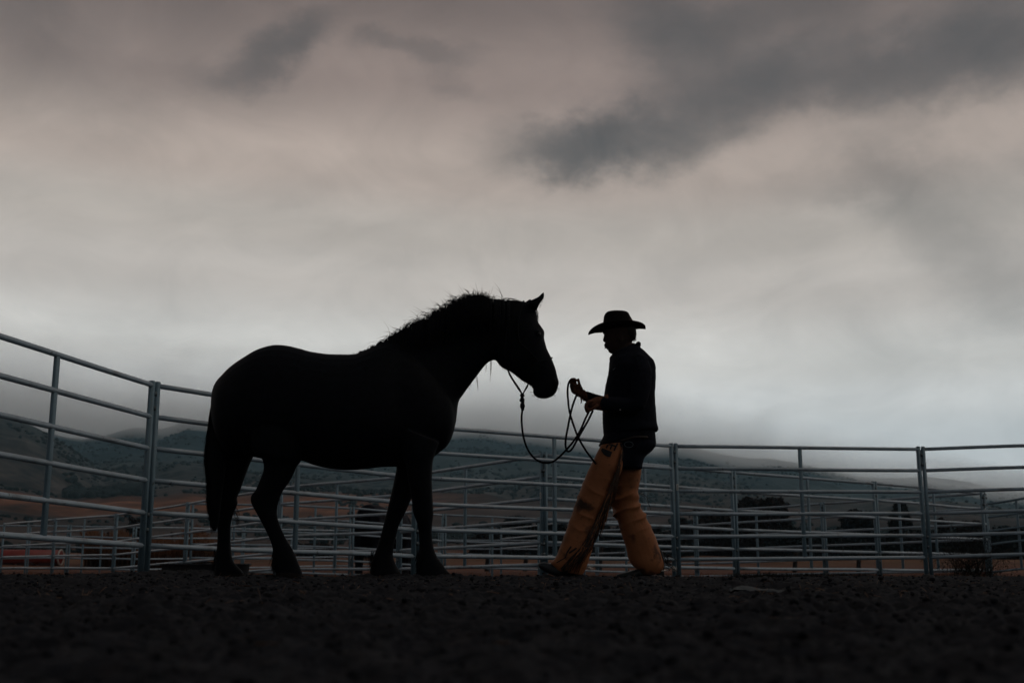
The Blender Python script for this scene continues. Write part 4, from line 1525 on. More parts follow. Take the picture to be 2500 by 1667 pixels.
for s in (-1, 1):
    bm = bmesh.new()
    ball(bm, P(1477, 820, MY + s * .032), .0075)
    mkobj('eye', bm_mesh('eye', bm), M['boot'], man)
bm = bmesh.new()
loft(bm, [(1476.5, 838, 1484, 835, .010), (1475, 841, 1486, 841, .030), (1475.5, 845, 1487, 846, .034), (1479, 848, 1488, 850, .036), (1482, 852, 1489, 853, .030)], MY, 16, 2, 3)
mkobj('moustache', fuse('moustache', bm, .003, 1), M['mhair'], man)
ls = []
for i in range(120):
    y = random.uniform(836, 848)
    p = P(1480, y, MY + random.uniform(-.034, .034))
    ls.append([p, p + Vector((-.008, 0, -.006)), p + Vector((-.011, 0, -.016))])
hairs('moustache_hair', ls, .0008, M['mhair'], man)
bm = bmesh.new()
loft(bm, [(1516, 802, 1552, 800, .072), (1520, 812, 1553.5, 813, .075), (1526, 821, 1553, 822, .07), (1532, 828, 1551, 829, .055)], MY, 20, 2.2, 3)
mkobj('hair', fuse('hair', bm, .004, 1), M['mhair'], man)
ls = []
for i in range(260):
    y = random.uniform(806, 828)
    s = random.uniform(-.065, .065)
    p = P(1547 - abs(s) * 120, y, MY + s)
    b = random.uniform(.3, 1)
    ls.append([p, p + Vector((.015 * b, 0, .003)), p + Vector((.022 * b, 0, -.010)), p + Vector((.018 * b + random.uniform(-.006, .004), 0, -.024))])
hairs('curls', ls, .0013, M['mhair'], man)
# hat
hat = empty('hat_group_origin', P(1506, 800, MY))
bm = bmesh.new()
loft(bm, [(1470, 803, 1541.5, 795, .092), (1470.8, 795, 1540.5, 789, .091), (1473, 783, 1539, 779, .088), (1474.5, 772, 1537.7, 772, .084), (1477.5, 766, 1535.5, 767, .078), (1482, 763.8, 1532, 764.5, .068), (1488, 763.5, 1526, 764, .055), (1498, 764.5, 1518, 765, .030)], MY, 32, 2.25, 3)
for v in bm.verts:   # long crease along the crown, pinched at the front
    zt = zpx(775, MY)
    if v.co.z > zt:
        yy = (v.co.y - MY)
        k = (v.co.z - zt) / .04
        v.co.z += k * (.010 * min(1, abs(yy) / .05) - .004)
bpy.data.objects.remove(hat)
hat = empty('hat', P(1506, 800, MY))
hat.parent = man
hat.matrix_parent_inverse = Matrix.Translation(man.location).inverted()
hatw = P(1506, 800, MY)


def hp(name, me, m_):
    o = mkobj(name, me, m_)
    o.parent = hat
    o.matrix_parent_inverse = Matrix.Translation(hatw).inverted()
    return o


hp('crown', bm_mesh('crown', bm), M['felt'])
V = []
Fc = []
NS, NRr = 64, 9
ctr = P(1506, 803, MY)
for side in (0, 1):
    for i in range(NRr):
        f = i / (NRr - 1)
        for k in range(NS):
            tt = 2 * math.pi * k / NS
            ct, st = math.cos(tt), math.sin(tt)
            inx, iny = 0.098, 0.088
            oux, ouy = 0.2065, 0.150
            x = (inx + (oux - inx) * f) * ct
            y = (iny + (ouy - iny) * f) * st
            front = max(0, -ct)
            back = max(0, ct)
            # brim: front droops, back droops less, sides roll up
            z = f ** 1.1 * (-0.030 * front ** 3.0 - 0.008 * back ** 3) + 0.034 * (f ** 2.0) * abs(st) ** 0.6
            z += 0.010 * (ct) 
            z += (0.0 if side == 0 else -0.0045)
            V.append(ctr + Vector((x, y, z)))
n0 = NS * NRr
for side in (0, 1):
    for i in range(NRr - 1):
        for k in range(NS):
            a_ = side * n0 + i * NS + k
            b_ = side * n0 + i * NS + (k + 1) % NS
            q = (a_, b_, b_ + NS, a_ + NS)
            Fc.append(q if side == 0 else q[::-1])
for k in range(NS):
    a_ = (NRr - 1) * NS + k
    b_ = (NRr - 1) * NS + (k + 1) % NS
    Fc.append((a_, b_, b_ + n0, a_ + n0))
    a_, b_ = k, (k + 1) % NS
    Fc.append((b_, a_, a_ + n0, b_ + n0))
hp('brim', mesh_from('brim', V, Fc), M['felt'])
bm = bmesh.new()
loft(bm, [(1469.3, 803.5, 1542, 796, .0935), (1470, 796, 1541.3, 789.5, .0925)], MY, 32, 2.25, 2)
hp('hat_band', bm_mesh('hat_band', bm), M['applique'])


def folds(amp, sx, sz, seed):
    def f(co, no):
        return amp * fbm(co[:, 0] * sx, co[:, 2] * sz, co[:, 1] * sx, o=3, seed=seed)
    return f


# jacket
bm = bmesh.new()
loft(bm, [(1496, 862, 1560, 846, .08), (1491, 874, 1573, 858, .12), (1488, 881, 1585, 871, .16), (1486.5, 893, 1594.5, 882, .19), (1485.5, 902, 1599.2, 897, .205), (1481, 930, 1600, 923, .20), (1477, 950, 1598.5, 952, .19), (1474, 970, 1599, 980, .185),
          (1472.5, 1000, 1600.5, 1010, .185), (1471.5, 1030, 1603, 1035, .19), (1473, 1050, 1606.5, 1047, .195), (1474.5, 1062.5, 1603, 1053, .19)], MY, 32, 2.4, 3)
tube(bm, [P(1558, 885, MY - .13), P(1566, 915, MY - .19), P(1563, 955, MY - .225), P(1555, 983, MY - .235), P(1530, 990, MY - .235), P(1500, 988, MY - .23), P(1478, 985, MY - .215)], [.075, .075, .066, .062, .056, .052, .05], 16)
tube(bm, [P(1550, 888, MY + .13), P(1552, 930, MY + .19), P(1535, 978, MY + .22), P(1500, 987, MY + .20), P(1465, 980, MY + .17), P(1430, 966.5, MY + .13)], [.072, .066, .058, .048, .042, .036], 16)
# stand-up collar
loft(bm, [(1497, 868, 1559, 838, .072), (1497, 860, 1560, 842, .07)], MY, 20, 2.2, 2)
ball(bm, P(1558, 842, MY), .022, .9, 2.4, 1.1)
loft(bm, [(1488, 877, 1505, 866, .055), (1489.5, 872, 1503, 866, .05)], MY, 14, 2.5, 2)
jk = mkobj('jacket', fuse('jacket', bm, .006, 2, disp=folds(.0035, 9, 14, 3)), M['jacket'], man)
bm = bmesh.new()
loft(bm, [(1496, 874, 1556, 838, .066), (1497, 866, 1561, 846, .064), (1500, 861, 1558, 837, .062)], MY, 20, 2.2, 2)
mkobj('neckerchief', fuse('neckerchief', bm, .005, 1, disp=folds(.003, 30, 30, 5)), M['shirt'], man)
# jacket details
bvh_j = BVHTree.FromPolygons([v.co[:] for v in jk.data.vertices], [p.vertices[:] for p in jk.data.polygons])


def on(bv, px, py, off):
    c = P(px, py, MY)
    h = bv.ray_cast(Vector((c.x, MY - 1.0, c.z)), Vector((0, 1, 0)))
    return (h[0] + Vector((0, -off, 0))) if h[0] is not None else c


for (x, y) in [(1505.5, 1012.5)]:
    bm = bmesh.new()
    ball(bm, on(bvh_j, x, y, .001), .005, 1, .5, 1)
    mkobj('snap_button', bm_mesh('snap_button', bm), M['steel'], man)
bm = bmesh.new()
tube(bm, [on(bvh_j, 1493, 910, .002), on(bvh_j, 1497, 907, .002)], .0035, 6, smooth=False)
mkobj('pocket_tab', bm_mesh('pocket_tab', bm), M['lug'], man)
# shirt tail
bm = bmesh.new()
loft(bm, [(1478, 1050, 1598, 1040, .165), (1472, 1066, 1599, 1058, .172), (1465, 1080, 1600, 1070, .176), (1461, 1089, 1600.5, 1082, .172), (1466, 1086, 1600, 1092, .15)], MY, 28, 2.4, 3)
for v in bm.verts:   # the hem lifts over the near hip
    k = max(0.0, (MY - v.co.y) / .17)
    if v.co.z < zpx(1066, MY):
        v.co.z = max(v.co.z, v.co.z + k * .030 * min(1, max(0, (v.co.x - P(1470, 1080, MY).x) / .12)))
mkobj('shirt_tail', fuse('shirt_tail', bm, .006, 2, disp=folds(.003, 12, 10, 9)), M['shirt'], man)
# jeans
bm = bmesh.new()
loft(bm, [(1472, 1068, 1598, 1060, .16), (1466, 1086, 1601, 1085, .165), (1466, 1098, 1591, 1101, .16), (1472, 1112, 1575, 1114, .15), (1482, 1124, 1569, 1130, .14), (1486, 1140, 1567, 1145, .12)], MY, 28, 2.4, 3)
tube(bm, [P(1522, 1098, MY - .075), P(1480, 1148, MY - .09), P(1446, 1215, MY - .095), P(1420, 1290, MY - .095), P(1398, 1370, MY - .095)], [.09, .085, .068, .055, .05], 18)
tube(bm, [P(1528, 1105, MY + .075), P(1525, 1180, MY + .1), P(1535, 1262, MY + .1), P(1588, 1375, MY + .1)], [.105, .088, .065, .055], 18)
mkobj('jeans', fuse('jeans', bm, .006, 2, disp=folds(.002, 14, 14, 4)), M['denim'], man)


darken_spots(M['chaps'], [(tuple(P(1420, 1238, MY)), .085, .05, .92), (tuple(P(1437, 1296, MY)), .075, .045, .62), (tuple(P(1378, 1352, MY)), .04, .03, .6), (tuple(P(1548, 1316, MY)), .028, .05, .6),
                   (tuple(P(1604, 1352, MY)), .022, .09, .75), (tuple(P(1575, 1398, MY)), .11, .03, .8), (tuple(P(1500, 1185, MY)), .06, .11, .8), (tuple(P(1512, 1290, MY)), .02, .08, .5)], (0.022, 0.012, 0.010))  # darker areas set into the leather colour of both chap legs
# chaps: two separate leather legs
def chap_disp(seed, knee_z, kx, amp):
    def f(co, no):
        base = .0035 * fbm(co[:, 0] * 7, co[:, 2] * 7, co[:, 1] * 7, o=3, seed=seed)
        w = np.exp(-((co[:, 2] - knee_z) / .15) ** 2)
        u = co[:, 2] * 62 + co[:, 0] * kx + 2.2 * vnoise(co[:, 0] * 9, co[:, 2] * 9, co[:, 1] * 9, seed=seed + 3)
        ridge = 2.0 * (1 - np.abs(np.sin(u / 2))) ** 1.6 - 0.8
        return base + amp * w * ridge * (0.5 + 0.5 * vnoise(co[:, 0] * 11, co[:, 2] * 8, co[:, 1] * 11, seed=seed + 8))
    return f


bm = bmesh.new()
NC = [(1466, 1087, 1524, 1080, .085), (1458.5, 1102, 1524, 1110, .095), (1447, 1125.4, 1520, 1140, .105), (1435.5, 1148.4, 1508, 1172, .106), (1422, 1181, 1494, 1205, .102), (1409.7, 1213.5, 1479, 1235, .098), (1399, 1247, 1467.5, 1266, .09),
      (1383.6, 1290.6, 1457.5, 1302, .088), (1369, 1327.5, 1447, 1336, .088), (1361, 1352, 1439, 1360, .09), (1352, 1367, 1434, 1378, .088), (1345, 1374, 1428, 1394, .082), (1358, 1392, 1422, 1404, .07)]
loft(bm, NC, MY, 28, 2.5, 4, dy=-.095)
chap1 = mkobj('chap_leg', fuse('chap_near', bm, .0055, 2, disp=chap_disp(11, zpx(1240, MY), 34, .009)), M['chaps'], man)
bm = bmesh.new()
FC = [(1500, 1112, 1568.5, 1124, .122), (1484, 1150, 1565.7, 1150, .104), (1483, 1178, 1562.5, 1178, .102), (1486, 1203, 1557, 1198, .096), (1487, 1218, 1563, 1213, .098), (1489, 1232, 1561, 1228, .094), (1496.5, 1254, 1572, 1248, .094), (1509, 1276, 1583, 1270, .092),
      (1516.7, 1302, 1594.4, 1298, .09), (1527.8, 1335, 1609.2, 1337, .09), (1533, 1358, 1619, 1366, .09), (1541, 1376, 1622, 1377, .088), (1556, 1390, 1620, 1389, .08), (1568, 1404, 1609, 1400, .065)]
loft(bm, FC, MY, 28, 2.5, 4, dy=.095)
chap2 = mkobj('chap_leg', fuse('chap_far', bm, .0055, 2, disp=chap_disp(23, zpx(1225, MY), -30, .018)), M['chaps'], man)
bvh_c = BVHTree.FromPolygons([v.co[:] for v in chap1.data.vertices], [p.vertices[:] for p in chap1.data.polygons])


def strip(pts, w):
    """leather strip laid on the near chap"""
    V = []
    Fc = []
    n_ = 7
    a_, b_ = Vector((*pts[0], 0)), Vector((*pts[1], 0))
    d = (b_ - a_).normalized()
    s = Vector((-d.y, d.x, 0))
    for lay, off in ((0, .005), (1, -.001)):
        for i in range(n_ + 1):
            for q in (-1, 1):
                c = a_.lerp(b_, i / n_) + s * q * w / 2
                V.append(on(bvh_c, c.x, c.y, off))
    m_ = (n_ + 1) * 2
    for lay in (0, 1):
        for i in range(n_):
            k = lay * m_ + i * 2
            q = (k, k + 1, k + 3, k + 2)
            Fc.append(q if lay else q[::-1])
    for i in range(n_):
        k = i * 2
        Fc.append((k, k + 2, k + 2 + m_, k + m_))
        Fc.append((k + 1, k + 1 + m_, k + 3 + m_, k + 3))
    Fc.append((0, m_, m_ + 1, 1))
    Fc.append((m_ - 2, m_ - 1, 2 * m_ - 1, 2 * m_ - 2))
    return V, Fc


def patch(name, strips):
    V = []
    Fc = []
    for p0, p1, w in strips:
        v, f = strip((p0, p1), w)
        b_ = len(V)
        V += v
        Fc += [tuple(i + b_ for i in q) for q in f]
    return mkobj(name, mesh_from(name, V, Fc), M['applique'], chap1, smooth=False)


def fixp(o):
    o.parent = chap1
    o.matrix_parent_inverse = Matrix.Identity(4)
    return o


patch('brand_emblem', [((1484.4, 1082.5), (1474.7, 1099.5), 3.6), ((1492, 1084.5), (1484, 1103), 3.8), ((1502.2, 1088), (1493.2, 1106), 3.8), ((1480, 1089.6), (1499.5, 1096), 3.8)])
patch('slash_mark', [((1508.2, 1081.5), (1512.6, 1096.5), 4.2)])
# half-oval patch built from strips that lap each other
sv = []
for i in range(9):
    f = i / 8
    tx, ty = 1467 + f * 20.5, 1099.5 + f * 9.5
    dep = 4 + 9.5 * math.sin(math.pi * min(1, .08 + f * .62)) ** .8
    sv.append(((tx, ty), (tx - dep * .42, ty + dep), 3.4))
patch('half_oval_patch', sv)
patch('hem_arrow', [((1391, 1334), (1381, 1349), 3.5), ((1381, 1349), (1377, 1362), 2.5), ((1377, 1361), (1356, 1373), 2.2), ((1404, 1338), (1386, 1350), 4.0)])
for c in list(chap1.children):
    fixp(c)
# hip seam, hanging fringe
seam = [(1519, 1082), (1516, 1110), (1508, 1140), (1497, 1175), (1482, 1212), (1466, 1248), (1452, 1280), (1436, 1312), (1418, 1338), (1396, 1362), (1372, 1388)]
seam = [(x - 3, y) for x, y in seam]
sx_ = [p[0] for p in seam]
sy_ = [p[1] for p in seam]
cum = [0]
for i in range(1, len(seam)):
    cum.append(cum[-1] + math.hypot(sx_[i] - sx_[i - 1], sy_[i] - sy_[i - 1]))


def seam_at(u):
    u = min(max(u, 0), cum[-1])
    return np.interp(u, cum, sx_), np.interp(u, cum, sy_)


ls1, ls2 = [], []
for i in range(420):
    u = random.uniform(6, cum[-1] - 25)
    x, y = seam_at(u)
    ln_ = random.uniform(80, 165) * (1 if u < cum[-1] * .6 else .6)
    pts = [on(bvh_c, x, y, .004)]
    side = random.uniform(.0, 1.0)
    for k in (1, 2, 3, 4):
        f = k / 4
        xs, ys = seam_at(u + ln_ * f)
        gx, gy = x + random.uniform(-4, 4), y + ln_ * f
        w_ = .48 * side - .04
        X_ = xs * (1 - w_) + gx * w_ + 2.5 * math.sin(f * 3 + i)
        Y_ = ys * (1 - w_) + gy * w_
        if Y_ > 1403:
            Y_ = 1403
        q = on(bvh_c, X_, Y_, .006 + .016 * random.random())
        if abs(q.y - MY) < 1e-6:
            q.y = MY - .15
        pts.append(q)
    (ls1 if random.random() < .75 else ls2).append(pts)
hairs('fringe', ls1, .0034, M['fringe'], chap1, tip=.7)
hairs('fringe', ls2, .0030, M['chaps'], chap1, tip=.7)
for c in chap1.children:
    fixp(c)
ls = []
for i in range(26):
    p = P(1614 + random.uniform(-4, 8), 1345 + random.uniform(-5, 35), MY + .09)
    e = P(1640 + random.uniform(-8, 16), 1372 + random.uniform(-8, 26), MY + .06 + random.uniform(-.05, .05))
    ls.append([p, p.lerp(e, .5) + Vector((0, 0, .008)), e])
for (x0, y0, x1, y1, x2, y2) in [(1560, 1203, 1578, 1211, 1589, 1244), (1560, 1203, 1580, 1213, 1601, 1228), (1558, 1205, 1574, 1214, 1587, 1238)]:
    ls.append([P(x0, y0, MY + .06), P(x0 * .4 + x1 * .6, y0 * .5 + y1 * .5 - 1, MY + .05), P(x1, y1, MY + .04), P(x2, y2, MY + .03)])
fr = hairs('fringe', ls, .0026, M['applique'], chap2, tip=.6)
fr.matrix_parent_inverse = Matrix.Identity(4)

# boots and spurs
def boot(secs, dy, heel):
    bm = bmesh.new()
    loft(bm, secs, MY, 20, 2.4, 3, dy=dy)
    if heel:
        a_ = P(*heel[:2], MY + dy)
        box(bm, a_, heel[2])
    return mkobj('boot', fuse('boot', bm, .0045, 2), M['boot'], man)


boot([(1313.5, 1376, 1314.5, 1381, .014), (1320, 1372.5, 1318, 1387, .03), (1332, 1372, 1328, 1394, .042), (1348, 1376, 1342, 1401, .047), (1366, 1378, 1362, 1407, .045), (1388, 1372, 1386, 1408, .042), (1404, 1365, 1420, 1398, .042), (1406, 1330, 1436, 1340, .045)], -.1,
     (1412, 1402, (.06, .06, .04)))
boot([(1505, 1402, 1505, 1407, .014), (1514, 1399, 1514, 1411, .03), (1530, 1395, 1530, 1412, .042), (1548, 1390, 1550, 1411, .046), (1570, 1384, 1574, 1408, .043), (1592, 1378, 1598, 1402, .04), (1612, 1368, 1622, 1392, .038), (1596, 1335, 1618, 1345, .045)], .1,
     (1612, 1398, (.05, .055, .035)))


def spur(cx, cy, dy, sgn=1):
    root = empty('spur', P(cx, cy, MY + dy))
    root.parent = man
    root.matrix_parent_inverse = Matrix.Translation(man.location).inverted()
    w = P(cx, cy, MY + dy)

    def add(name, bm_):
        o = mkobj(name, bm_mesh(name, bm_), M['steel'])
        o.parent = root
        o.matrix_parent_inverse = Matrix.Translation(w).inverted()
    bm_ = bmesh.new()
    for s in (-1, 1):
        tube(bm_, [w + Vector((-.075, s * .042, -.008)), w + Vector((-.035, s * .04, -.002)), w + Vector((-.008, s * .02, .002)), w], .004, 8)
    tube(bm_, [w, w + Vector((.02, 0, .014)), w + Vector((.045, 0, .016))], .0045, 8)
    add('heel_band', bm_)
    bm_ = bmesh.new()
    c = w + Vector((.052, 0, .012))
    for k in range(10):
        a_ = 2 * math.pi * k / 10
        tube(bm_, [c, c + Vector((math.cos(a_) * .02, 0, math.sin(a_) * .02))], [.004, .0015], 6, smooth=False)
    tube(bm_, [c + Vector((0, -.006, 0)), c + Vector((0, .006, 0))], .007, 10, smooth=False)
    add('rowel', bm_)


spur(1628, 1392, .1)
spur(1422, 1391, -.1)
# belt, buckle and ring at the hip
jeans = [c for c in man.children if c.name.startswith('jeans')][0]
bv_j = BVHTree.FromPolygons([v.co[:] for v in jeans.data.vertices], [p.vertices[:] for p in jeans.data.polygons])
bm = bmesh.new()
pp = [on(bv_j, x, y, .012) for x, y in [(1512, 1082), (1526, 1078), (1540, 1074), (1556, 1073), (1574, 1073)]]
tube(bm, pp, .009, 8)
mkobj('chap_belt', bm_mesh('chap_belt', bm), M['belt'], man)
bm = bmesh.new()
rc = on(bv_j, 1529, 1091, .014)
for i in range(24):
    a0, a1 = 2 * math.pi * i / 24, 2 * math.pi * (i + 1) / 24
    tube(bm, [rc + Vector((math.cos(a0) * .030, 0, math.sin(a0) * .020)), rc + Vector((math.cos(a1) * .030, 0, math.sin(a1) * .020))], .0022, 6, caps=False, smooth=False)
mkobj('metal_ring', bm_mesh('metal_ring', bm), M['lug'], man)

# gloves with separate fingers
def finger(bm, pts, r0):
    k = len(pts)
    tube(bm, pts, [r0 * (1 - .18 * i / (k - 1)) for i in range(k)], 10, sub=3)


def q(px, py, dy):
    return P(px, py, MY + dy)


# raised far (right) hand: fist round the rope, thumb on top
bm = bmesh.new()
loft(bm, [(1424, 951, 1430, 976, .030), (1415, 943, 1422, 972, .036), (1406, 940, 1410, 968, .036), (1399, 942, 1402, 960, .030)], MY, 16, 2.3, 3, dy=.12)
finger(bm, [q(1410, 946, .10), q(1400, 936, .095), q(1396, 929, .085), q(1401, 925, .07), q(1407, 929, .065)], .0118)
finger(bm, [q(1406, 950, .125), q(1396.5, 941, .12), q(1394.5, 934, .11), q(1399, 930, .095), q(1405, 934, .085)], .0118)
finger(bm, [q(1404, 955, .145), q(1396, 948, .14), q(1394.5, 941, .13), q(1399, 938, .115), q(1405, 941, .105)], .0112)
finger(bm, [q(1404, 960, .16), q(1397.5, 955, .158), q(1396.5, 948, .15), q(1400, 945, .135), q(1405, 947, .125)], .0105)
finger(bm, [q(1420, 950, .09), q(1415, 940, .07), q(1413, 932, .065), q(1411.5, 926, .07)], .0115)
loft(bm, [(1425, 950, 1432, 979, .036), (1430, 955, 1437, 979, .038)], MY, 14, 2.3, 2, dy=.125)
ball(bm, q(1403, 938, .11), .017, 1, 1.3, 1)
ball(bm, q(1410, 944, .09), .019, 1, 1.2, 1.1)
g1 = mkobj('glove', fuse('glove_raised', bm, .0022, 1), M['glove'], man)
bm = bmesh.new()
tube(bm, [q(1418, 972, .10), q(1419.5, 978, .095), q(1418.5, 984, .095)], [.006, .005, .003], 8)
tube(bm, [q(1421, 972, .10), q(1425, 977, .095), q(1430, 978, .095)], [.005, .004, .003], 8)
st = mkobj('glove_strap', bm_mesh('glove_strap', bm), M['glove'], g1)
st.matrix_parent_inverse = Matrix.Identity(4)
# near (left) hand: palm down, fingers closing on the coils
bm = bmesh.new()
loft(bm, [(1480, 966, 1480, 1005, .046), (1470, 967, 1471, 1003, .042), (1459, 968, 1460, 1001, .038), (1449, 971, 1450, 999, .038), (1441, 977, 1443, 997, .034)], MY, 18, 2.4, 3, dy=-.20)
finger(bm, [q(1448, 979, -.225), q(1438, 981, -.235), q(1432, 989, -.235), q(1433.5, 998, -.225), q(1438, 1003, -.21)], .012)
finger(bm, [q(1447, 978, -.205), q(1436.5, 981, -.21), q(1430.5, 989, -.21), q(1431, 999, -.20), q(1435, 1005, -.19)], .0122)
finger(bm, [q(1447, 979, -.18), q(1437, 982, -.185), q(1431.5, 990, -.185), q(1431, 1000, -.18), q(1434.5, 1006, -.175)], .0115)
finger(bm, [q(1448, 982, -.155), q(1440, 985, -.16), q(1434.5, 992, -.16), q(1434, 1000, -.16), q(1437, 1005, -.16)], .0105)
finger(bm, [q(1458, 990, -.235), q(1450, 996, -.245), q(1443, 1000, -.24), q(1437.5, 1001, -.23)], .0122)
ball(bm, q(1441, 989, -.20), .023, 1, 1.5, 1)
ball(bm, q(1438, 997, -.20), .014, 1, 2, 1)
loft(bm, [(1476, 964, 1476, 1005, .050), (1484, 962, 1484, 1007, .054)], MY, 16, 2.4, 2, dy=-.21)
mkobj('glove', fuse('glove_near', bm, .0022, 1), M['glove'], man)

# ------------------------------------------------------------------ second horse beyond the pens
BY = 24.0
bx = P(915, 1400, BY).x
gz = ground_at(bx, BY)
bh = empty('horse', (bx, BY, gz))
tag(bh, 'dark horse standing rump-on beyond the pens, seen under the black horse', 'horse')
bm = bmesh.new()


def ell_loft(bm, secs, n=20):
    rings = []
    for (x, y, z, w, h) in secs:
        rings.append([bm.verts.new((x + w * math.cos(2 * math.pi * k / n), y, z + h * math.sin(2 * math.pi * k / n))) for k in range(n)])
    for r0, r1 in zip(rings[:-1], rings[1:]):
        for k in range(n):
            bm.faces.new((r0[k], r0[(k + 1) % n], r1[(k + 1) % n], r1[k]))
    bm.faces.new(rings[0])
    bm.faces.new(rings[-1][::-1])


bx0 = P(906, 1300, BY).x
zt = zpx(1230, BY)
ell_loft(bm, [(bx0 - .02, BY - .55, zt - .40, .10, .20), (bx0 - .01, BY - .50, zt - .34, .24, .30), (bx0, BY - .30, zt - .34, .31, .33), (bx0 + .08, BY - .05, zt - .37, .33, .35), (bx0 + .22, BY + .4, zt - .45, .36, .37),
              (bx0 + .36, BY + .8, zt - .45, .33, .37), (bx0 + .48, BY + 1.15, zt - .42, .24, .33), (bx0 + .56, BY + 1.35, zt - .4, .12, .2)])
zg = gz - .02
for (x0, y0, x1, y1) in [(-.17, -.42, -.18, -.42), (.17, -.40, .20, -.36), (.28, 1.0, .27, 1.05), (.62, .95, .64, 1.0)]:
    hi = zt - (.5 if y0 < .5 else .62)
    tube(bm, [Vector((bx0 + x0, BY + y0 + .02, hi)), Vector((bx0 + x0, BY + y0 + .02, hi - .22)), Vector((bx0 + (x0 + x1) / 2, BY + y0 - .05, zg + .48)), Vector((bx0 + x1, BY + y1, zg + .28)), Vector((bx0 + x1, BY + y1 - .02, zg + .11)), Vector((bx0 + x1, BY + y1 - .04, zg + .03))],
         [.19, .19, .12, .085, .08, .085], 14)
# neck lowered to graze, head near the ground in front
tube(bm, [Vector((bx0 + .50, BY + 1.1, zt - .35)), Vector((bx0 + .62, BY + 1.5, zt - .60)), Vector((bx0 + .66, BY + 1.8, zg + .50)), Vector((bx0 + .66, BY + 1.9, zg + .22)), Vector((bx0 + .66, BY + 1.85, zg + .06))], [.22, .17, .13, .10, .06], 16)
mkobj('body', fuse('far_horse', bm, .022, 3), M['bhorse'], bh)
ls = []
for i in range(420):
    a_ = random.uniform(-.07, .07)
    p = Vector((bx0 - .01 + a_ * .5, BY - .56, zt - .22))
    ls.append([p, p + Vector((a_ * .8, -.06, -.25)), p + Vector((a_ * 1.3, -.03, -.6)), p + Vector((a_ * 1.1, 0, -random.uniform(.75, 1.0)))])
hairs('tail', ls, .006, M['hair'], bh)
for (x0, y0) in [(-.18, -.46), (.20, -.40), (.27, 1.01), (.64, .96)]:
    bm = bmesh.new()
    tube(bm, [Vector((bx0 + x0, BY + y0, zg + .09)), Vector((bx0 + x0, BY + y0 - .02, zg + .0))], [.062, .08], 14, smooth=False)
    mkobj('hoof', bm_mesh('hoof', bm), M['hoof'], bh)

# ------------------------------------------------------------------ red water tank on skids at the left
TY = 62.0
tk = empty('tank', (P(60, 1400, TY).x, TY, ground_at(P(60, 1400, TY).x, TY)))
tag(tk, 'long faded red tank with pale rim lying beyond the pens at far left', 'tank')
x1 = P(153, 1350, TY).x
x0 = P(-160, 1350, TY).x
zt_, zb_ = zpx(1341, TY), zpx(1361, TY) - .35
rr = (zt_ - zb_) / 2
bm = bmesh.new()
c0 = Vector((x0, TY, (zt_ + zb_) / 2 + .04))
c1 = Vector((x1 - .12, TY, (zt_ + zb_) / 2 - .02))
tube(bm, [c0, c0.lerp(c1, .5), c1], rr, 32, smooth=False, caps=False)
ball(bm, c1, rr * .99, .22, 1, 1, 24)
mkobj('shell', bm_mesh('shell', bm), M['redpaint'], tk)
bm = bmesh.new()
for i_ in range(24):
    g0, g1 = 2 * math.pi * i_ / 24, 2 * math.pi * (i_ + 1) / 24
    tube(bm, [c1 + Vector((.03, math.cos(g0) * rr, math.sin(g0) * rr)), c1 + Vector((.03, math.cos(g1) * rr, math.sin(g1) * rr))], .045, 8, smooth=False, caps=False)
mkobj('end_rim', bm_mesh('end_rim', bm), M['white'], tk)
bm = bmesh.new()
box(bm, Vector(((x0 + x1) / 2 - .9, TY - rr * .98, c1.z - .05)), (abs(x1 - x0) - 2.0, .06, .09))
mkobj('side_trim', bm_mesh('side_trim', bm), M['white'], tk)
bm = bmesh.new()
gt = ground_at((x0 + x1) / 2, TY)
for k in range(6):
    xx = x0 + (x1 - x0) * (k + .4) / 6
    box(bm, Vector((xx, TY, (gt - .15 + c1.z - rr * .7) / 2)), (.9, rr * 1.6, c1.z - rr * .7 - gt + .15))
mkobj('skid_base', bm_mesh('skid_base', bm), M['maroon'], tk)
# oval stock tank behind the pen, near the horse tail
SY = 16.8
xa, xb = P(398, 1380, SY).x, P(607, 1380, SY).x
gz = ground_at((xa + xb) / 2, SY)
tt = empty('stock_tank', ((xa + xb) / 2, SY, gz))
tag(tt, 'black oval stock tank on the ground behind the hind hooves of the horse', 'water tank')
ztop = zpx(1377, SY)
bm = bmesh.new()
rings = []
for (f, z) in [(.94, gz - .03), (.97, gz + .05), (1.0, ztop - .03), (1.03, ztop - .012), (1.03, ztop), (.97, ztop), (.95, ztop - .02), (.93, gz + .04)]:
    ring = []
    for k in range(40):
        a_ = 2 * math.pi * k / 40
        ring.append(bm.verts.new(((xa + xb) / 2 + f * (xb - xa) / 2 * math.copysign(abs(math.cos(a_)) ** .8, math.cos(a_)), SY + f * .38 * math.copysign(abs(math.sin(a_)) ** .8, math.sin(a_)), z)))
    rings.append(ring)
for r0, r1 in zip(rings[:-1], rings[1:]):
    for k in range(40):
        bm.faces.new((r0[k], r0[(k + 1) % 40], r1[(k + 1) % 40], r1[k]))
bm.faces.new(rings[0])
bm.faces.new(rings[-1][::-1])
mkobj('tub', bm_mesh('tub', bm), M['tub'], tt)
bm = bmesh.new()
for k in range(28):
    a0, a1 = 2 * math.pi * k / 28, 2 * math.pi * (k + 1) / 28
    g_ = lambda a: Vector(((xa + xb) / 2 + 1.03 * (xb - xa) / 2 * math.copysign(abs(math.cos(a)) ** .8, math.cos(a)), SY + 1.03 * .38 * math.copysign(abs(math.sin(a)) ** .8, math.sin(a)), ztop))
    tube(bm, [g_(a0), g_(a1)], .012, 6, caps=False, smooth=False)
mkobj('rim', bm_mesh('rim', bm), M['tub'], tt)
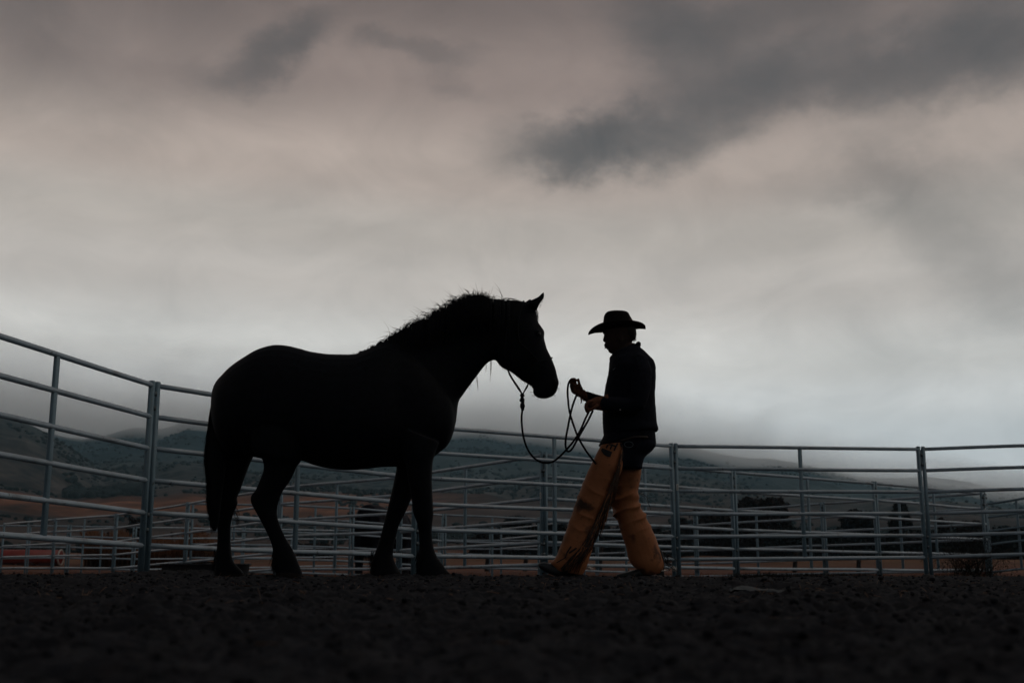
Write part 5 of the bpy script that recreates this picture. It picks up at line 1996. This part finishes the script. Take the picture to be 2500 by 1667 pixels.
# pale boards stacked in the field
LY = 45.0
xa, xb = P(462, 1362, LY).x, P(514, 1362, LY).x
gz = ground_at((xa + xb) / 2, LY)
zt = zpx(1359, LY)
lt = empty('lumber_stack', ((xa + xb) / 2, LY, gz))
tag(lt, 'pale stack of sawn boards beyond the pens behind the horse tail', 'lumber')
for k in range(3):
    bm = bmesh.new()
    box(bm, Vector(((xa + xb) / 2 + random.uniform(-.05, .05), LY + random.uniform(-.1, .1), zt - .03 - k * .055)), (xb - xa, .8, .045))
    mkobj('board', bm_mesh('board', bm), M['cream'], lt, smooth=False)
for sx in (.15, .85):
    bm = bmesh.new()
    box(bm, Vector((xa + (xb - xa) * sx, LY, (zt - .17 + gz) / 2)), (.12, .7, zt - .17 - gz))
    mkobj('bearer', bm_mesh('bearer', bm), M['wood'], lt, smooth=False)

# ------------------------------------------------------------------ bare bush right, outside the pen
BSY = 15.4
bxs = P(2368, 1400, BSY).x
gz = ground_at(bxs, BSY)
bush = empty('bush', (bxs, BSY, gz))
tag(bush, 'dark bare twiggy bush outside the pen at far right', 'bush')
bm = bmesh.new()
ls = []
lf = []
for i in range(170):
    ang = random.gauss(0, .62)
    h = random.uniform(.2, .98) * (1 - .35 * abs(ang))
    p = Vector((bxs + random.gauss(0, .17), BSY + random.gauss(0, .15), gz - .02))
    d = Vector((math.sin(ang), random.gauss(0, .35), math.cos(ang))).normalized()
    p1 = p + d * h * .5 + Vector((0, 0, .05))
    p2 = p + d * h + Vector((random.gauss(0, .04), random.gauss(0, .04), 0))
    ls.append([p, p1, p2])
    for k in range(4):
        f = random.uniform(.3, .9)
        b_ = p.lerp(p1, min(1, f * 2)) if f < .5 else p1.lerp(p2, f * 2 - 1)
        e = b_ + Vector((random.gauss(0, .08), random.gauss(0, .08), random.uniform(.02, .14)))
        ls.append([b_, (b_ + e) / 2 + Vector((0, 0, .01)), e])
        lf.append(e)
for i in range(5):
    tube(bm, [Vector((bxs + random.gauss(0, .05), BSY, gz - .05)), Vector((bxs + random.gauss(0, .14), BSY, gz + .2)), Vector((bxs + random.gauss(0, .25), BSY, gz + .45))], [.016, .011, .006], 8)
mkobj('trunk', bm_mesh('trunk', bm), M['bark'], bush)
hairs('twigs', ls, .0026, M['weed'], bush)
n = 3500
idx = rng.integers(0, len(lf), n)
ctr_ = np.array([v[:] for v in lf])[idx] + rng.normal(0, .03, (n, 3))
d1 = rng.normal(0, 1, (n, 3))
d1 /= np.linalg.norm(d1, axis=1, keepdims=True)
d2 = np.cross(d1, rng.normal(0, 1, (n, 3)))
d2 /= np.linalg.norm(d2, axis=1, keepdims=True)
s = rng.uniform(.004, .012, (n, 1))
V = np.stack([ctr_ - d1 * s, ctr_ + d2 * s * .5, ctr_ + d1 * s, ctr_ - d2 * s * .5], 1).reshape(-1, 3)
mkobj('leaves', tri_mesh('leaves', V, np.arange(n * 4).reshape(-1, 4)), M['weed'], bush, smooth=False)

# ------------------------------------------------------------------ scrap of plastic film on the soil
outl_t = [(1781.6, 1448), (1790, 1439), (1799, 1433), (1809, 1429), (1826, 1432.5), (1855, 1435.5), (1887, 1438.5), (1915, 1443), (1940, 1448)]
outl_b = [(1783, 1449), (1792, 1443), (1800, 1439), (1810, 1440), (1822, 1443), (1838, 1446), (1862, 1447), (1895, 1448.5), (1940, 1450)]
FY = 4.45
V = []
Fc = []
NK = 7
for lay in (0, 1):
    for i, (a_, b_) in enumerate(zip(outl_t, outl_b)):
        A_ = P(*a_, FY + .10)
        B_ = P(*b_, FY - .06)
        for k in range(NK):
            f = k / (NK - 1)
            p = A_.lerp(B_, f) + Vector((0, 0, .006 * math.sin(f * 7 + i) * math.sin(i * 1.3) - lay * .0012))
            gg = ground_at(p.x, p.y) + .007
            p.z = max(p.z, gg) - lay * .0012
            V.append(p)
nn = len(outl_t) * NK
for lay in (0, 1):
    for i in range(len(outl_t) - 1):
        for k in range(NK - 1):
            a_ = lay * nn + i * NK + k
            qd = (a_, a_ + 1, a_ + NK + 1, a_ + NK)
            Fc.append(qd if lay else qd[::-1])
o = mkobj('plastic_sheet', mesh_from('plastic_sheet', V, Fc), M['film'])
tag(o, 'torn blue-grey plastic film lying crumpled on the dark soil at right', 'plastic scrap')
# rounded clod by the far fore hoof
bm = bmesh.new()
bmesh.ops.create_icosphere(bm, subdivisions=4, radius=.055, matrix=Matrix.Translation(P(926, 1421, 7.75)) @ Matrix.Diagonal((1.25, 1, .75, 1)))
for v in bm.verts:
    v.co += v.normal * .006 * float(vnoise(np.array([v.co.x * 40]), np.array([v.co.y * 40]), np.array([v.co.z * 40]), seed=3)[0])
o = mkobj('earth_clod', bm_mesh('earth_clod', bm), M['hoof'])
tag(o, 'large rounded dark clod of earth in front of the horse front hoof', 'clod')
# a few dead leaves on the soil, nearer the camera
for i, (px, py, l_, lb) in enumerate([(1912, 1506, .035, 'curled orange dead leaf on the soil below the plastic film'), (1895, 1480, .018, 'small orange dead leaf just below the plastic film'),
                                      (648, 1592, .016, 'rust-coloured leaf scrap on the soil at lower left'), (1225, 1575, .012, 'pale leaf scrap on the soil at lower centre'),
                                      (598, 1437, .03, 'pinkish straw leaf near the rear hooves')]):
    Y_ = .115 * F / (py - 1373.5) * math.cos(0)
    c = P(px, py, Y_)
    c.z = ground_at(c.x, c.y) + .006
    V = []
    Fc = []
    for lay in (0, 1):
        for a_ in range(7):
            f = a_ / 6
            w = math.sin(math.pi * (.06 + .88 * f)) * l_ * .22
            for sgn in (-1, 0, 1):
                V.append(c + Vector(((f - .5) * l_ * 2, sgn * w, abs(sgn) * w * .8 + .3 * l_ * (f - .5) ** 2 * 2 - lay * .0008)))
    for lay in (0, 1):
        for a_ in range(6):
            for k in (0, 1):
                b_ = lay * 21 + a_ * 3 + k
                Fc.append((b_, b_ + 1, b_ + 4, b_ + 3) if lay else (b_ + 3, b_ + 4, b_ + 1, b_))
    o = mkobj('dead_leaf', mesh_from('dead_leaf', V, Fc), M['straw'])
    tag(o, lb, 'leaf', 'dead leaves on the arena soil')

# ------------------------------------------------------------------ haze and the cloud bank that sits on the ridge
def volmat(name, density, col, aniso=0.0):
    m = bpy.data.materials.new(name)
    m.use_nodes = True
    t_ = m.node_tree
    t_.nodes.clear()
    o_ = t_.nodes.new('ShaderNodeOutputMaterial')
    v_ = t_.nodes.new('ShaderNodeVolumePrincipled')
    v_.inputs['Color'].default_value = (*col, 1)
    v_.inputs['Density'].default_value = density
    v_.inputs['Anisotropy'].default_value = aniso
    t_.links.new(v_.outputs[0], o_.inputs['Volume'])
    return m


bm = bmesh.new()
box(bm, Vector((0, 0, 327)), (11000, 11000, 660))
for v in bm.verts:
    if v.co.z < 0:
        v.co.z = -2.0
hz = mkobj('haze', bm_mesh('haze', bm), volmat('haze_air', 0.00014, (0.50, 0.82, 1.0), 0.35), smooth=False)
tag(hz, kind='stuff')
# cloud bank: a low deck the hilltops disappear into
FOG = [(-2600, 1075), (-300, 1040), (0, 1040), (200, 1062), (450, 1062), (700, 1062), (1000, 1066), (1200, 1066), (1400, 1086), (1560, 1108), (1750, 1136), (1900, 1150), (2060, 1176), (2200, 1190), (2350, 1205), (2500, 1222), (2900, 1245), (3800, 1220), (5200, 1170)]
FA = np.array([math.atan2((x - 1250) / F, 1) for x, y in FOG])
FT = np.array([(1373.5 - y - 30) / F for x, y in FOG])
SEC = [(1300, 1.02), (1700, 1.0), (2100, 1.0), (2700, .985), (3400, 1.0), (3620, 1.25), (3420, 1.50), (3000, 1.45), (2500, 1.34), (2050, 1.21), (1650, 1.11)]
naz = 300
V = []
for i in range(naz):
    a_ = -math.pi + 2 * math.pi * i / naz if i else -math.pi
    z0 = float(np.interp(a_, FA, FT)) * 2400
    un = float(fbm(np.array([a_ * 9]), np.array([2.0]), o=3, seed=61)[0])
    un2 = float(fbm(np.array([a_ * 30]), np.array([7.0]), o=3, seed=62)[0])
    for k, (r, dz) in enumerate(SEC):
        rr_ = r + 40 * un * (k in (0, 1, 10))
        zz = z0 * dz + (10 * un + 6 * un2 if dz <= 1.03 else 8 * un)
        V.append((rr_ * math.sin(a_), rr_ * math.cos(a_), min(zz, 640)))
K = len(SEC)
Fc = []
for i in range(naz):
    j = (i + 1) % naz
    for k in range(K):
        k2 = (k + 1) % K
        Fc.append((i * K + k, i * K + k2, j * K + k2, j * K + k))
cb = mkobj('low_cloud', mesh_from('low_cloud', V, Fc), volmat('cloud_vapour', 0.0031, (1.0, 1.0, 1.0), 0.75), smooth=False)
tag(cb, kind='stuff')
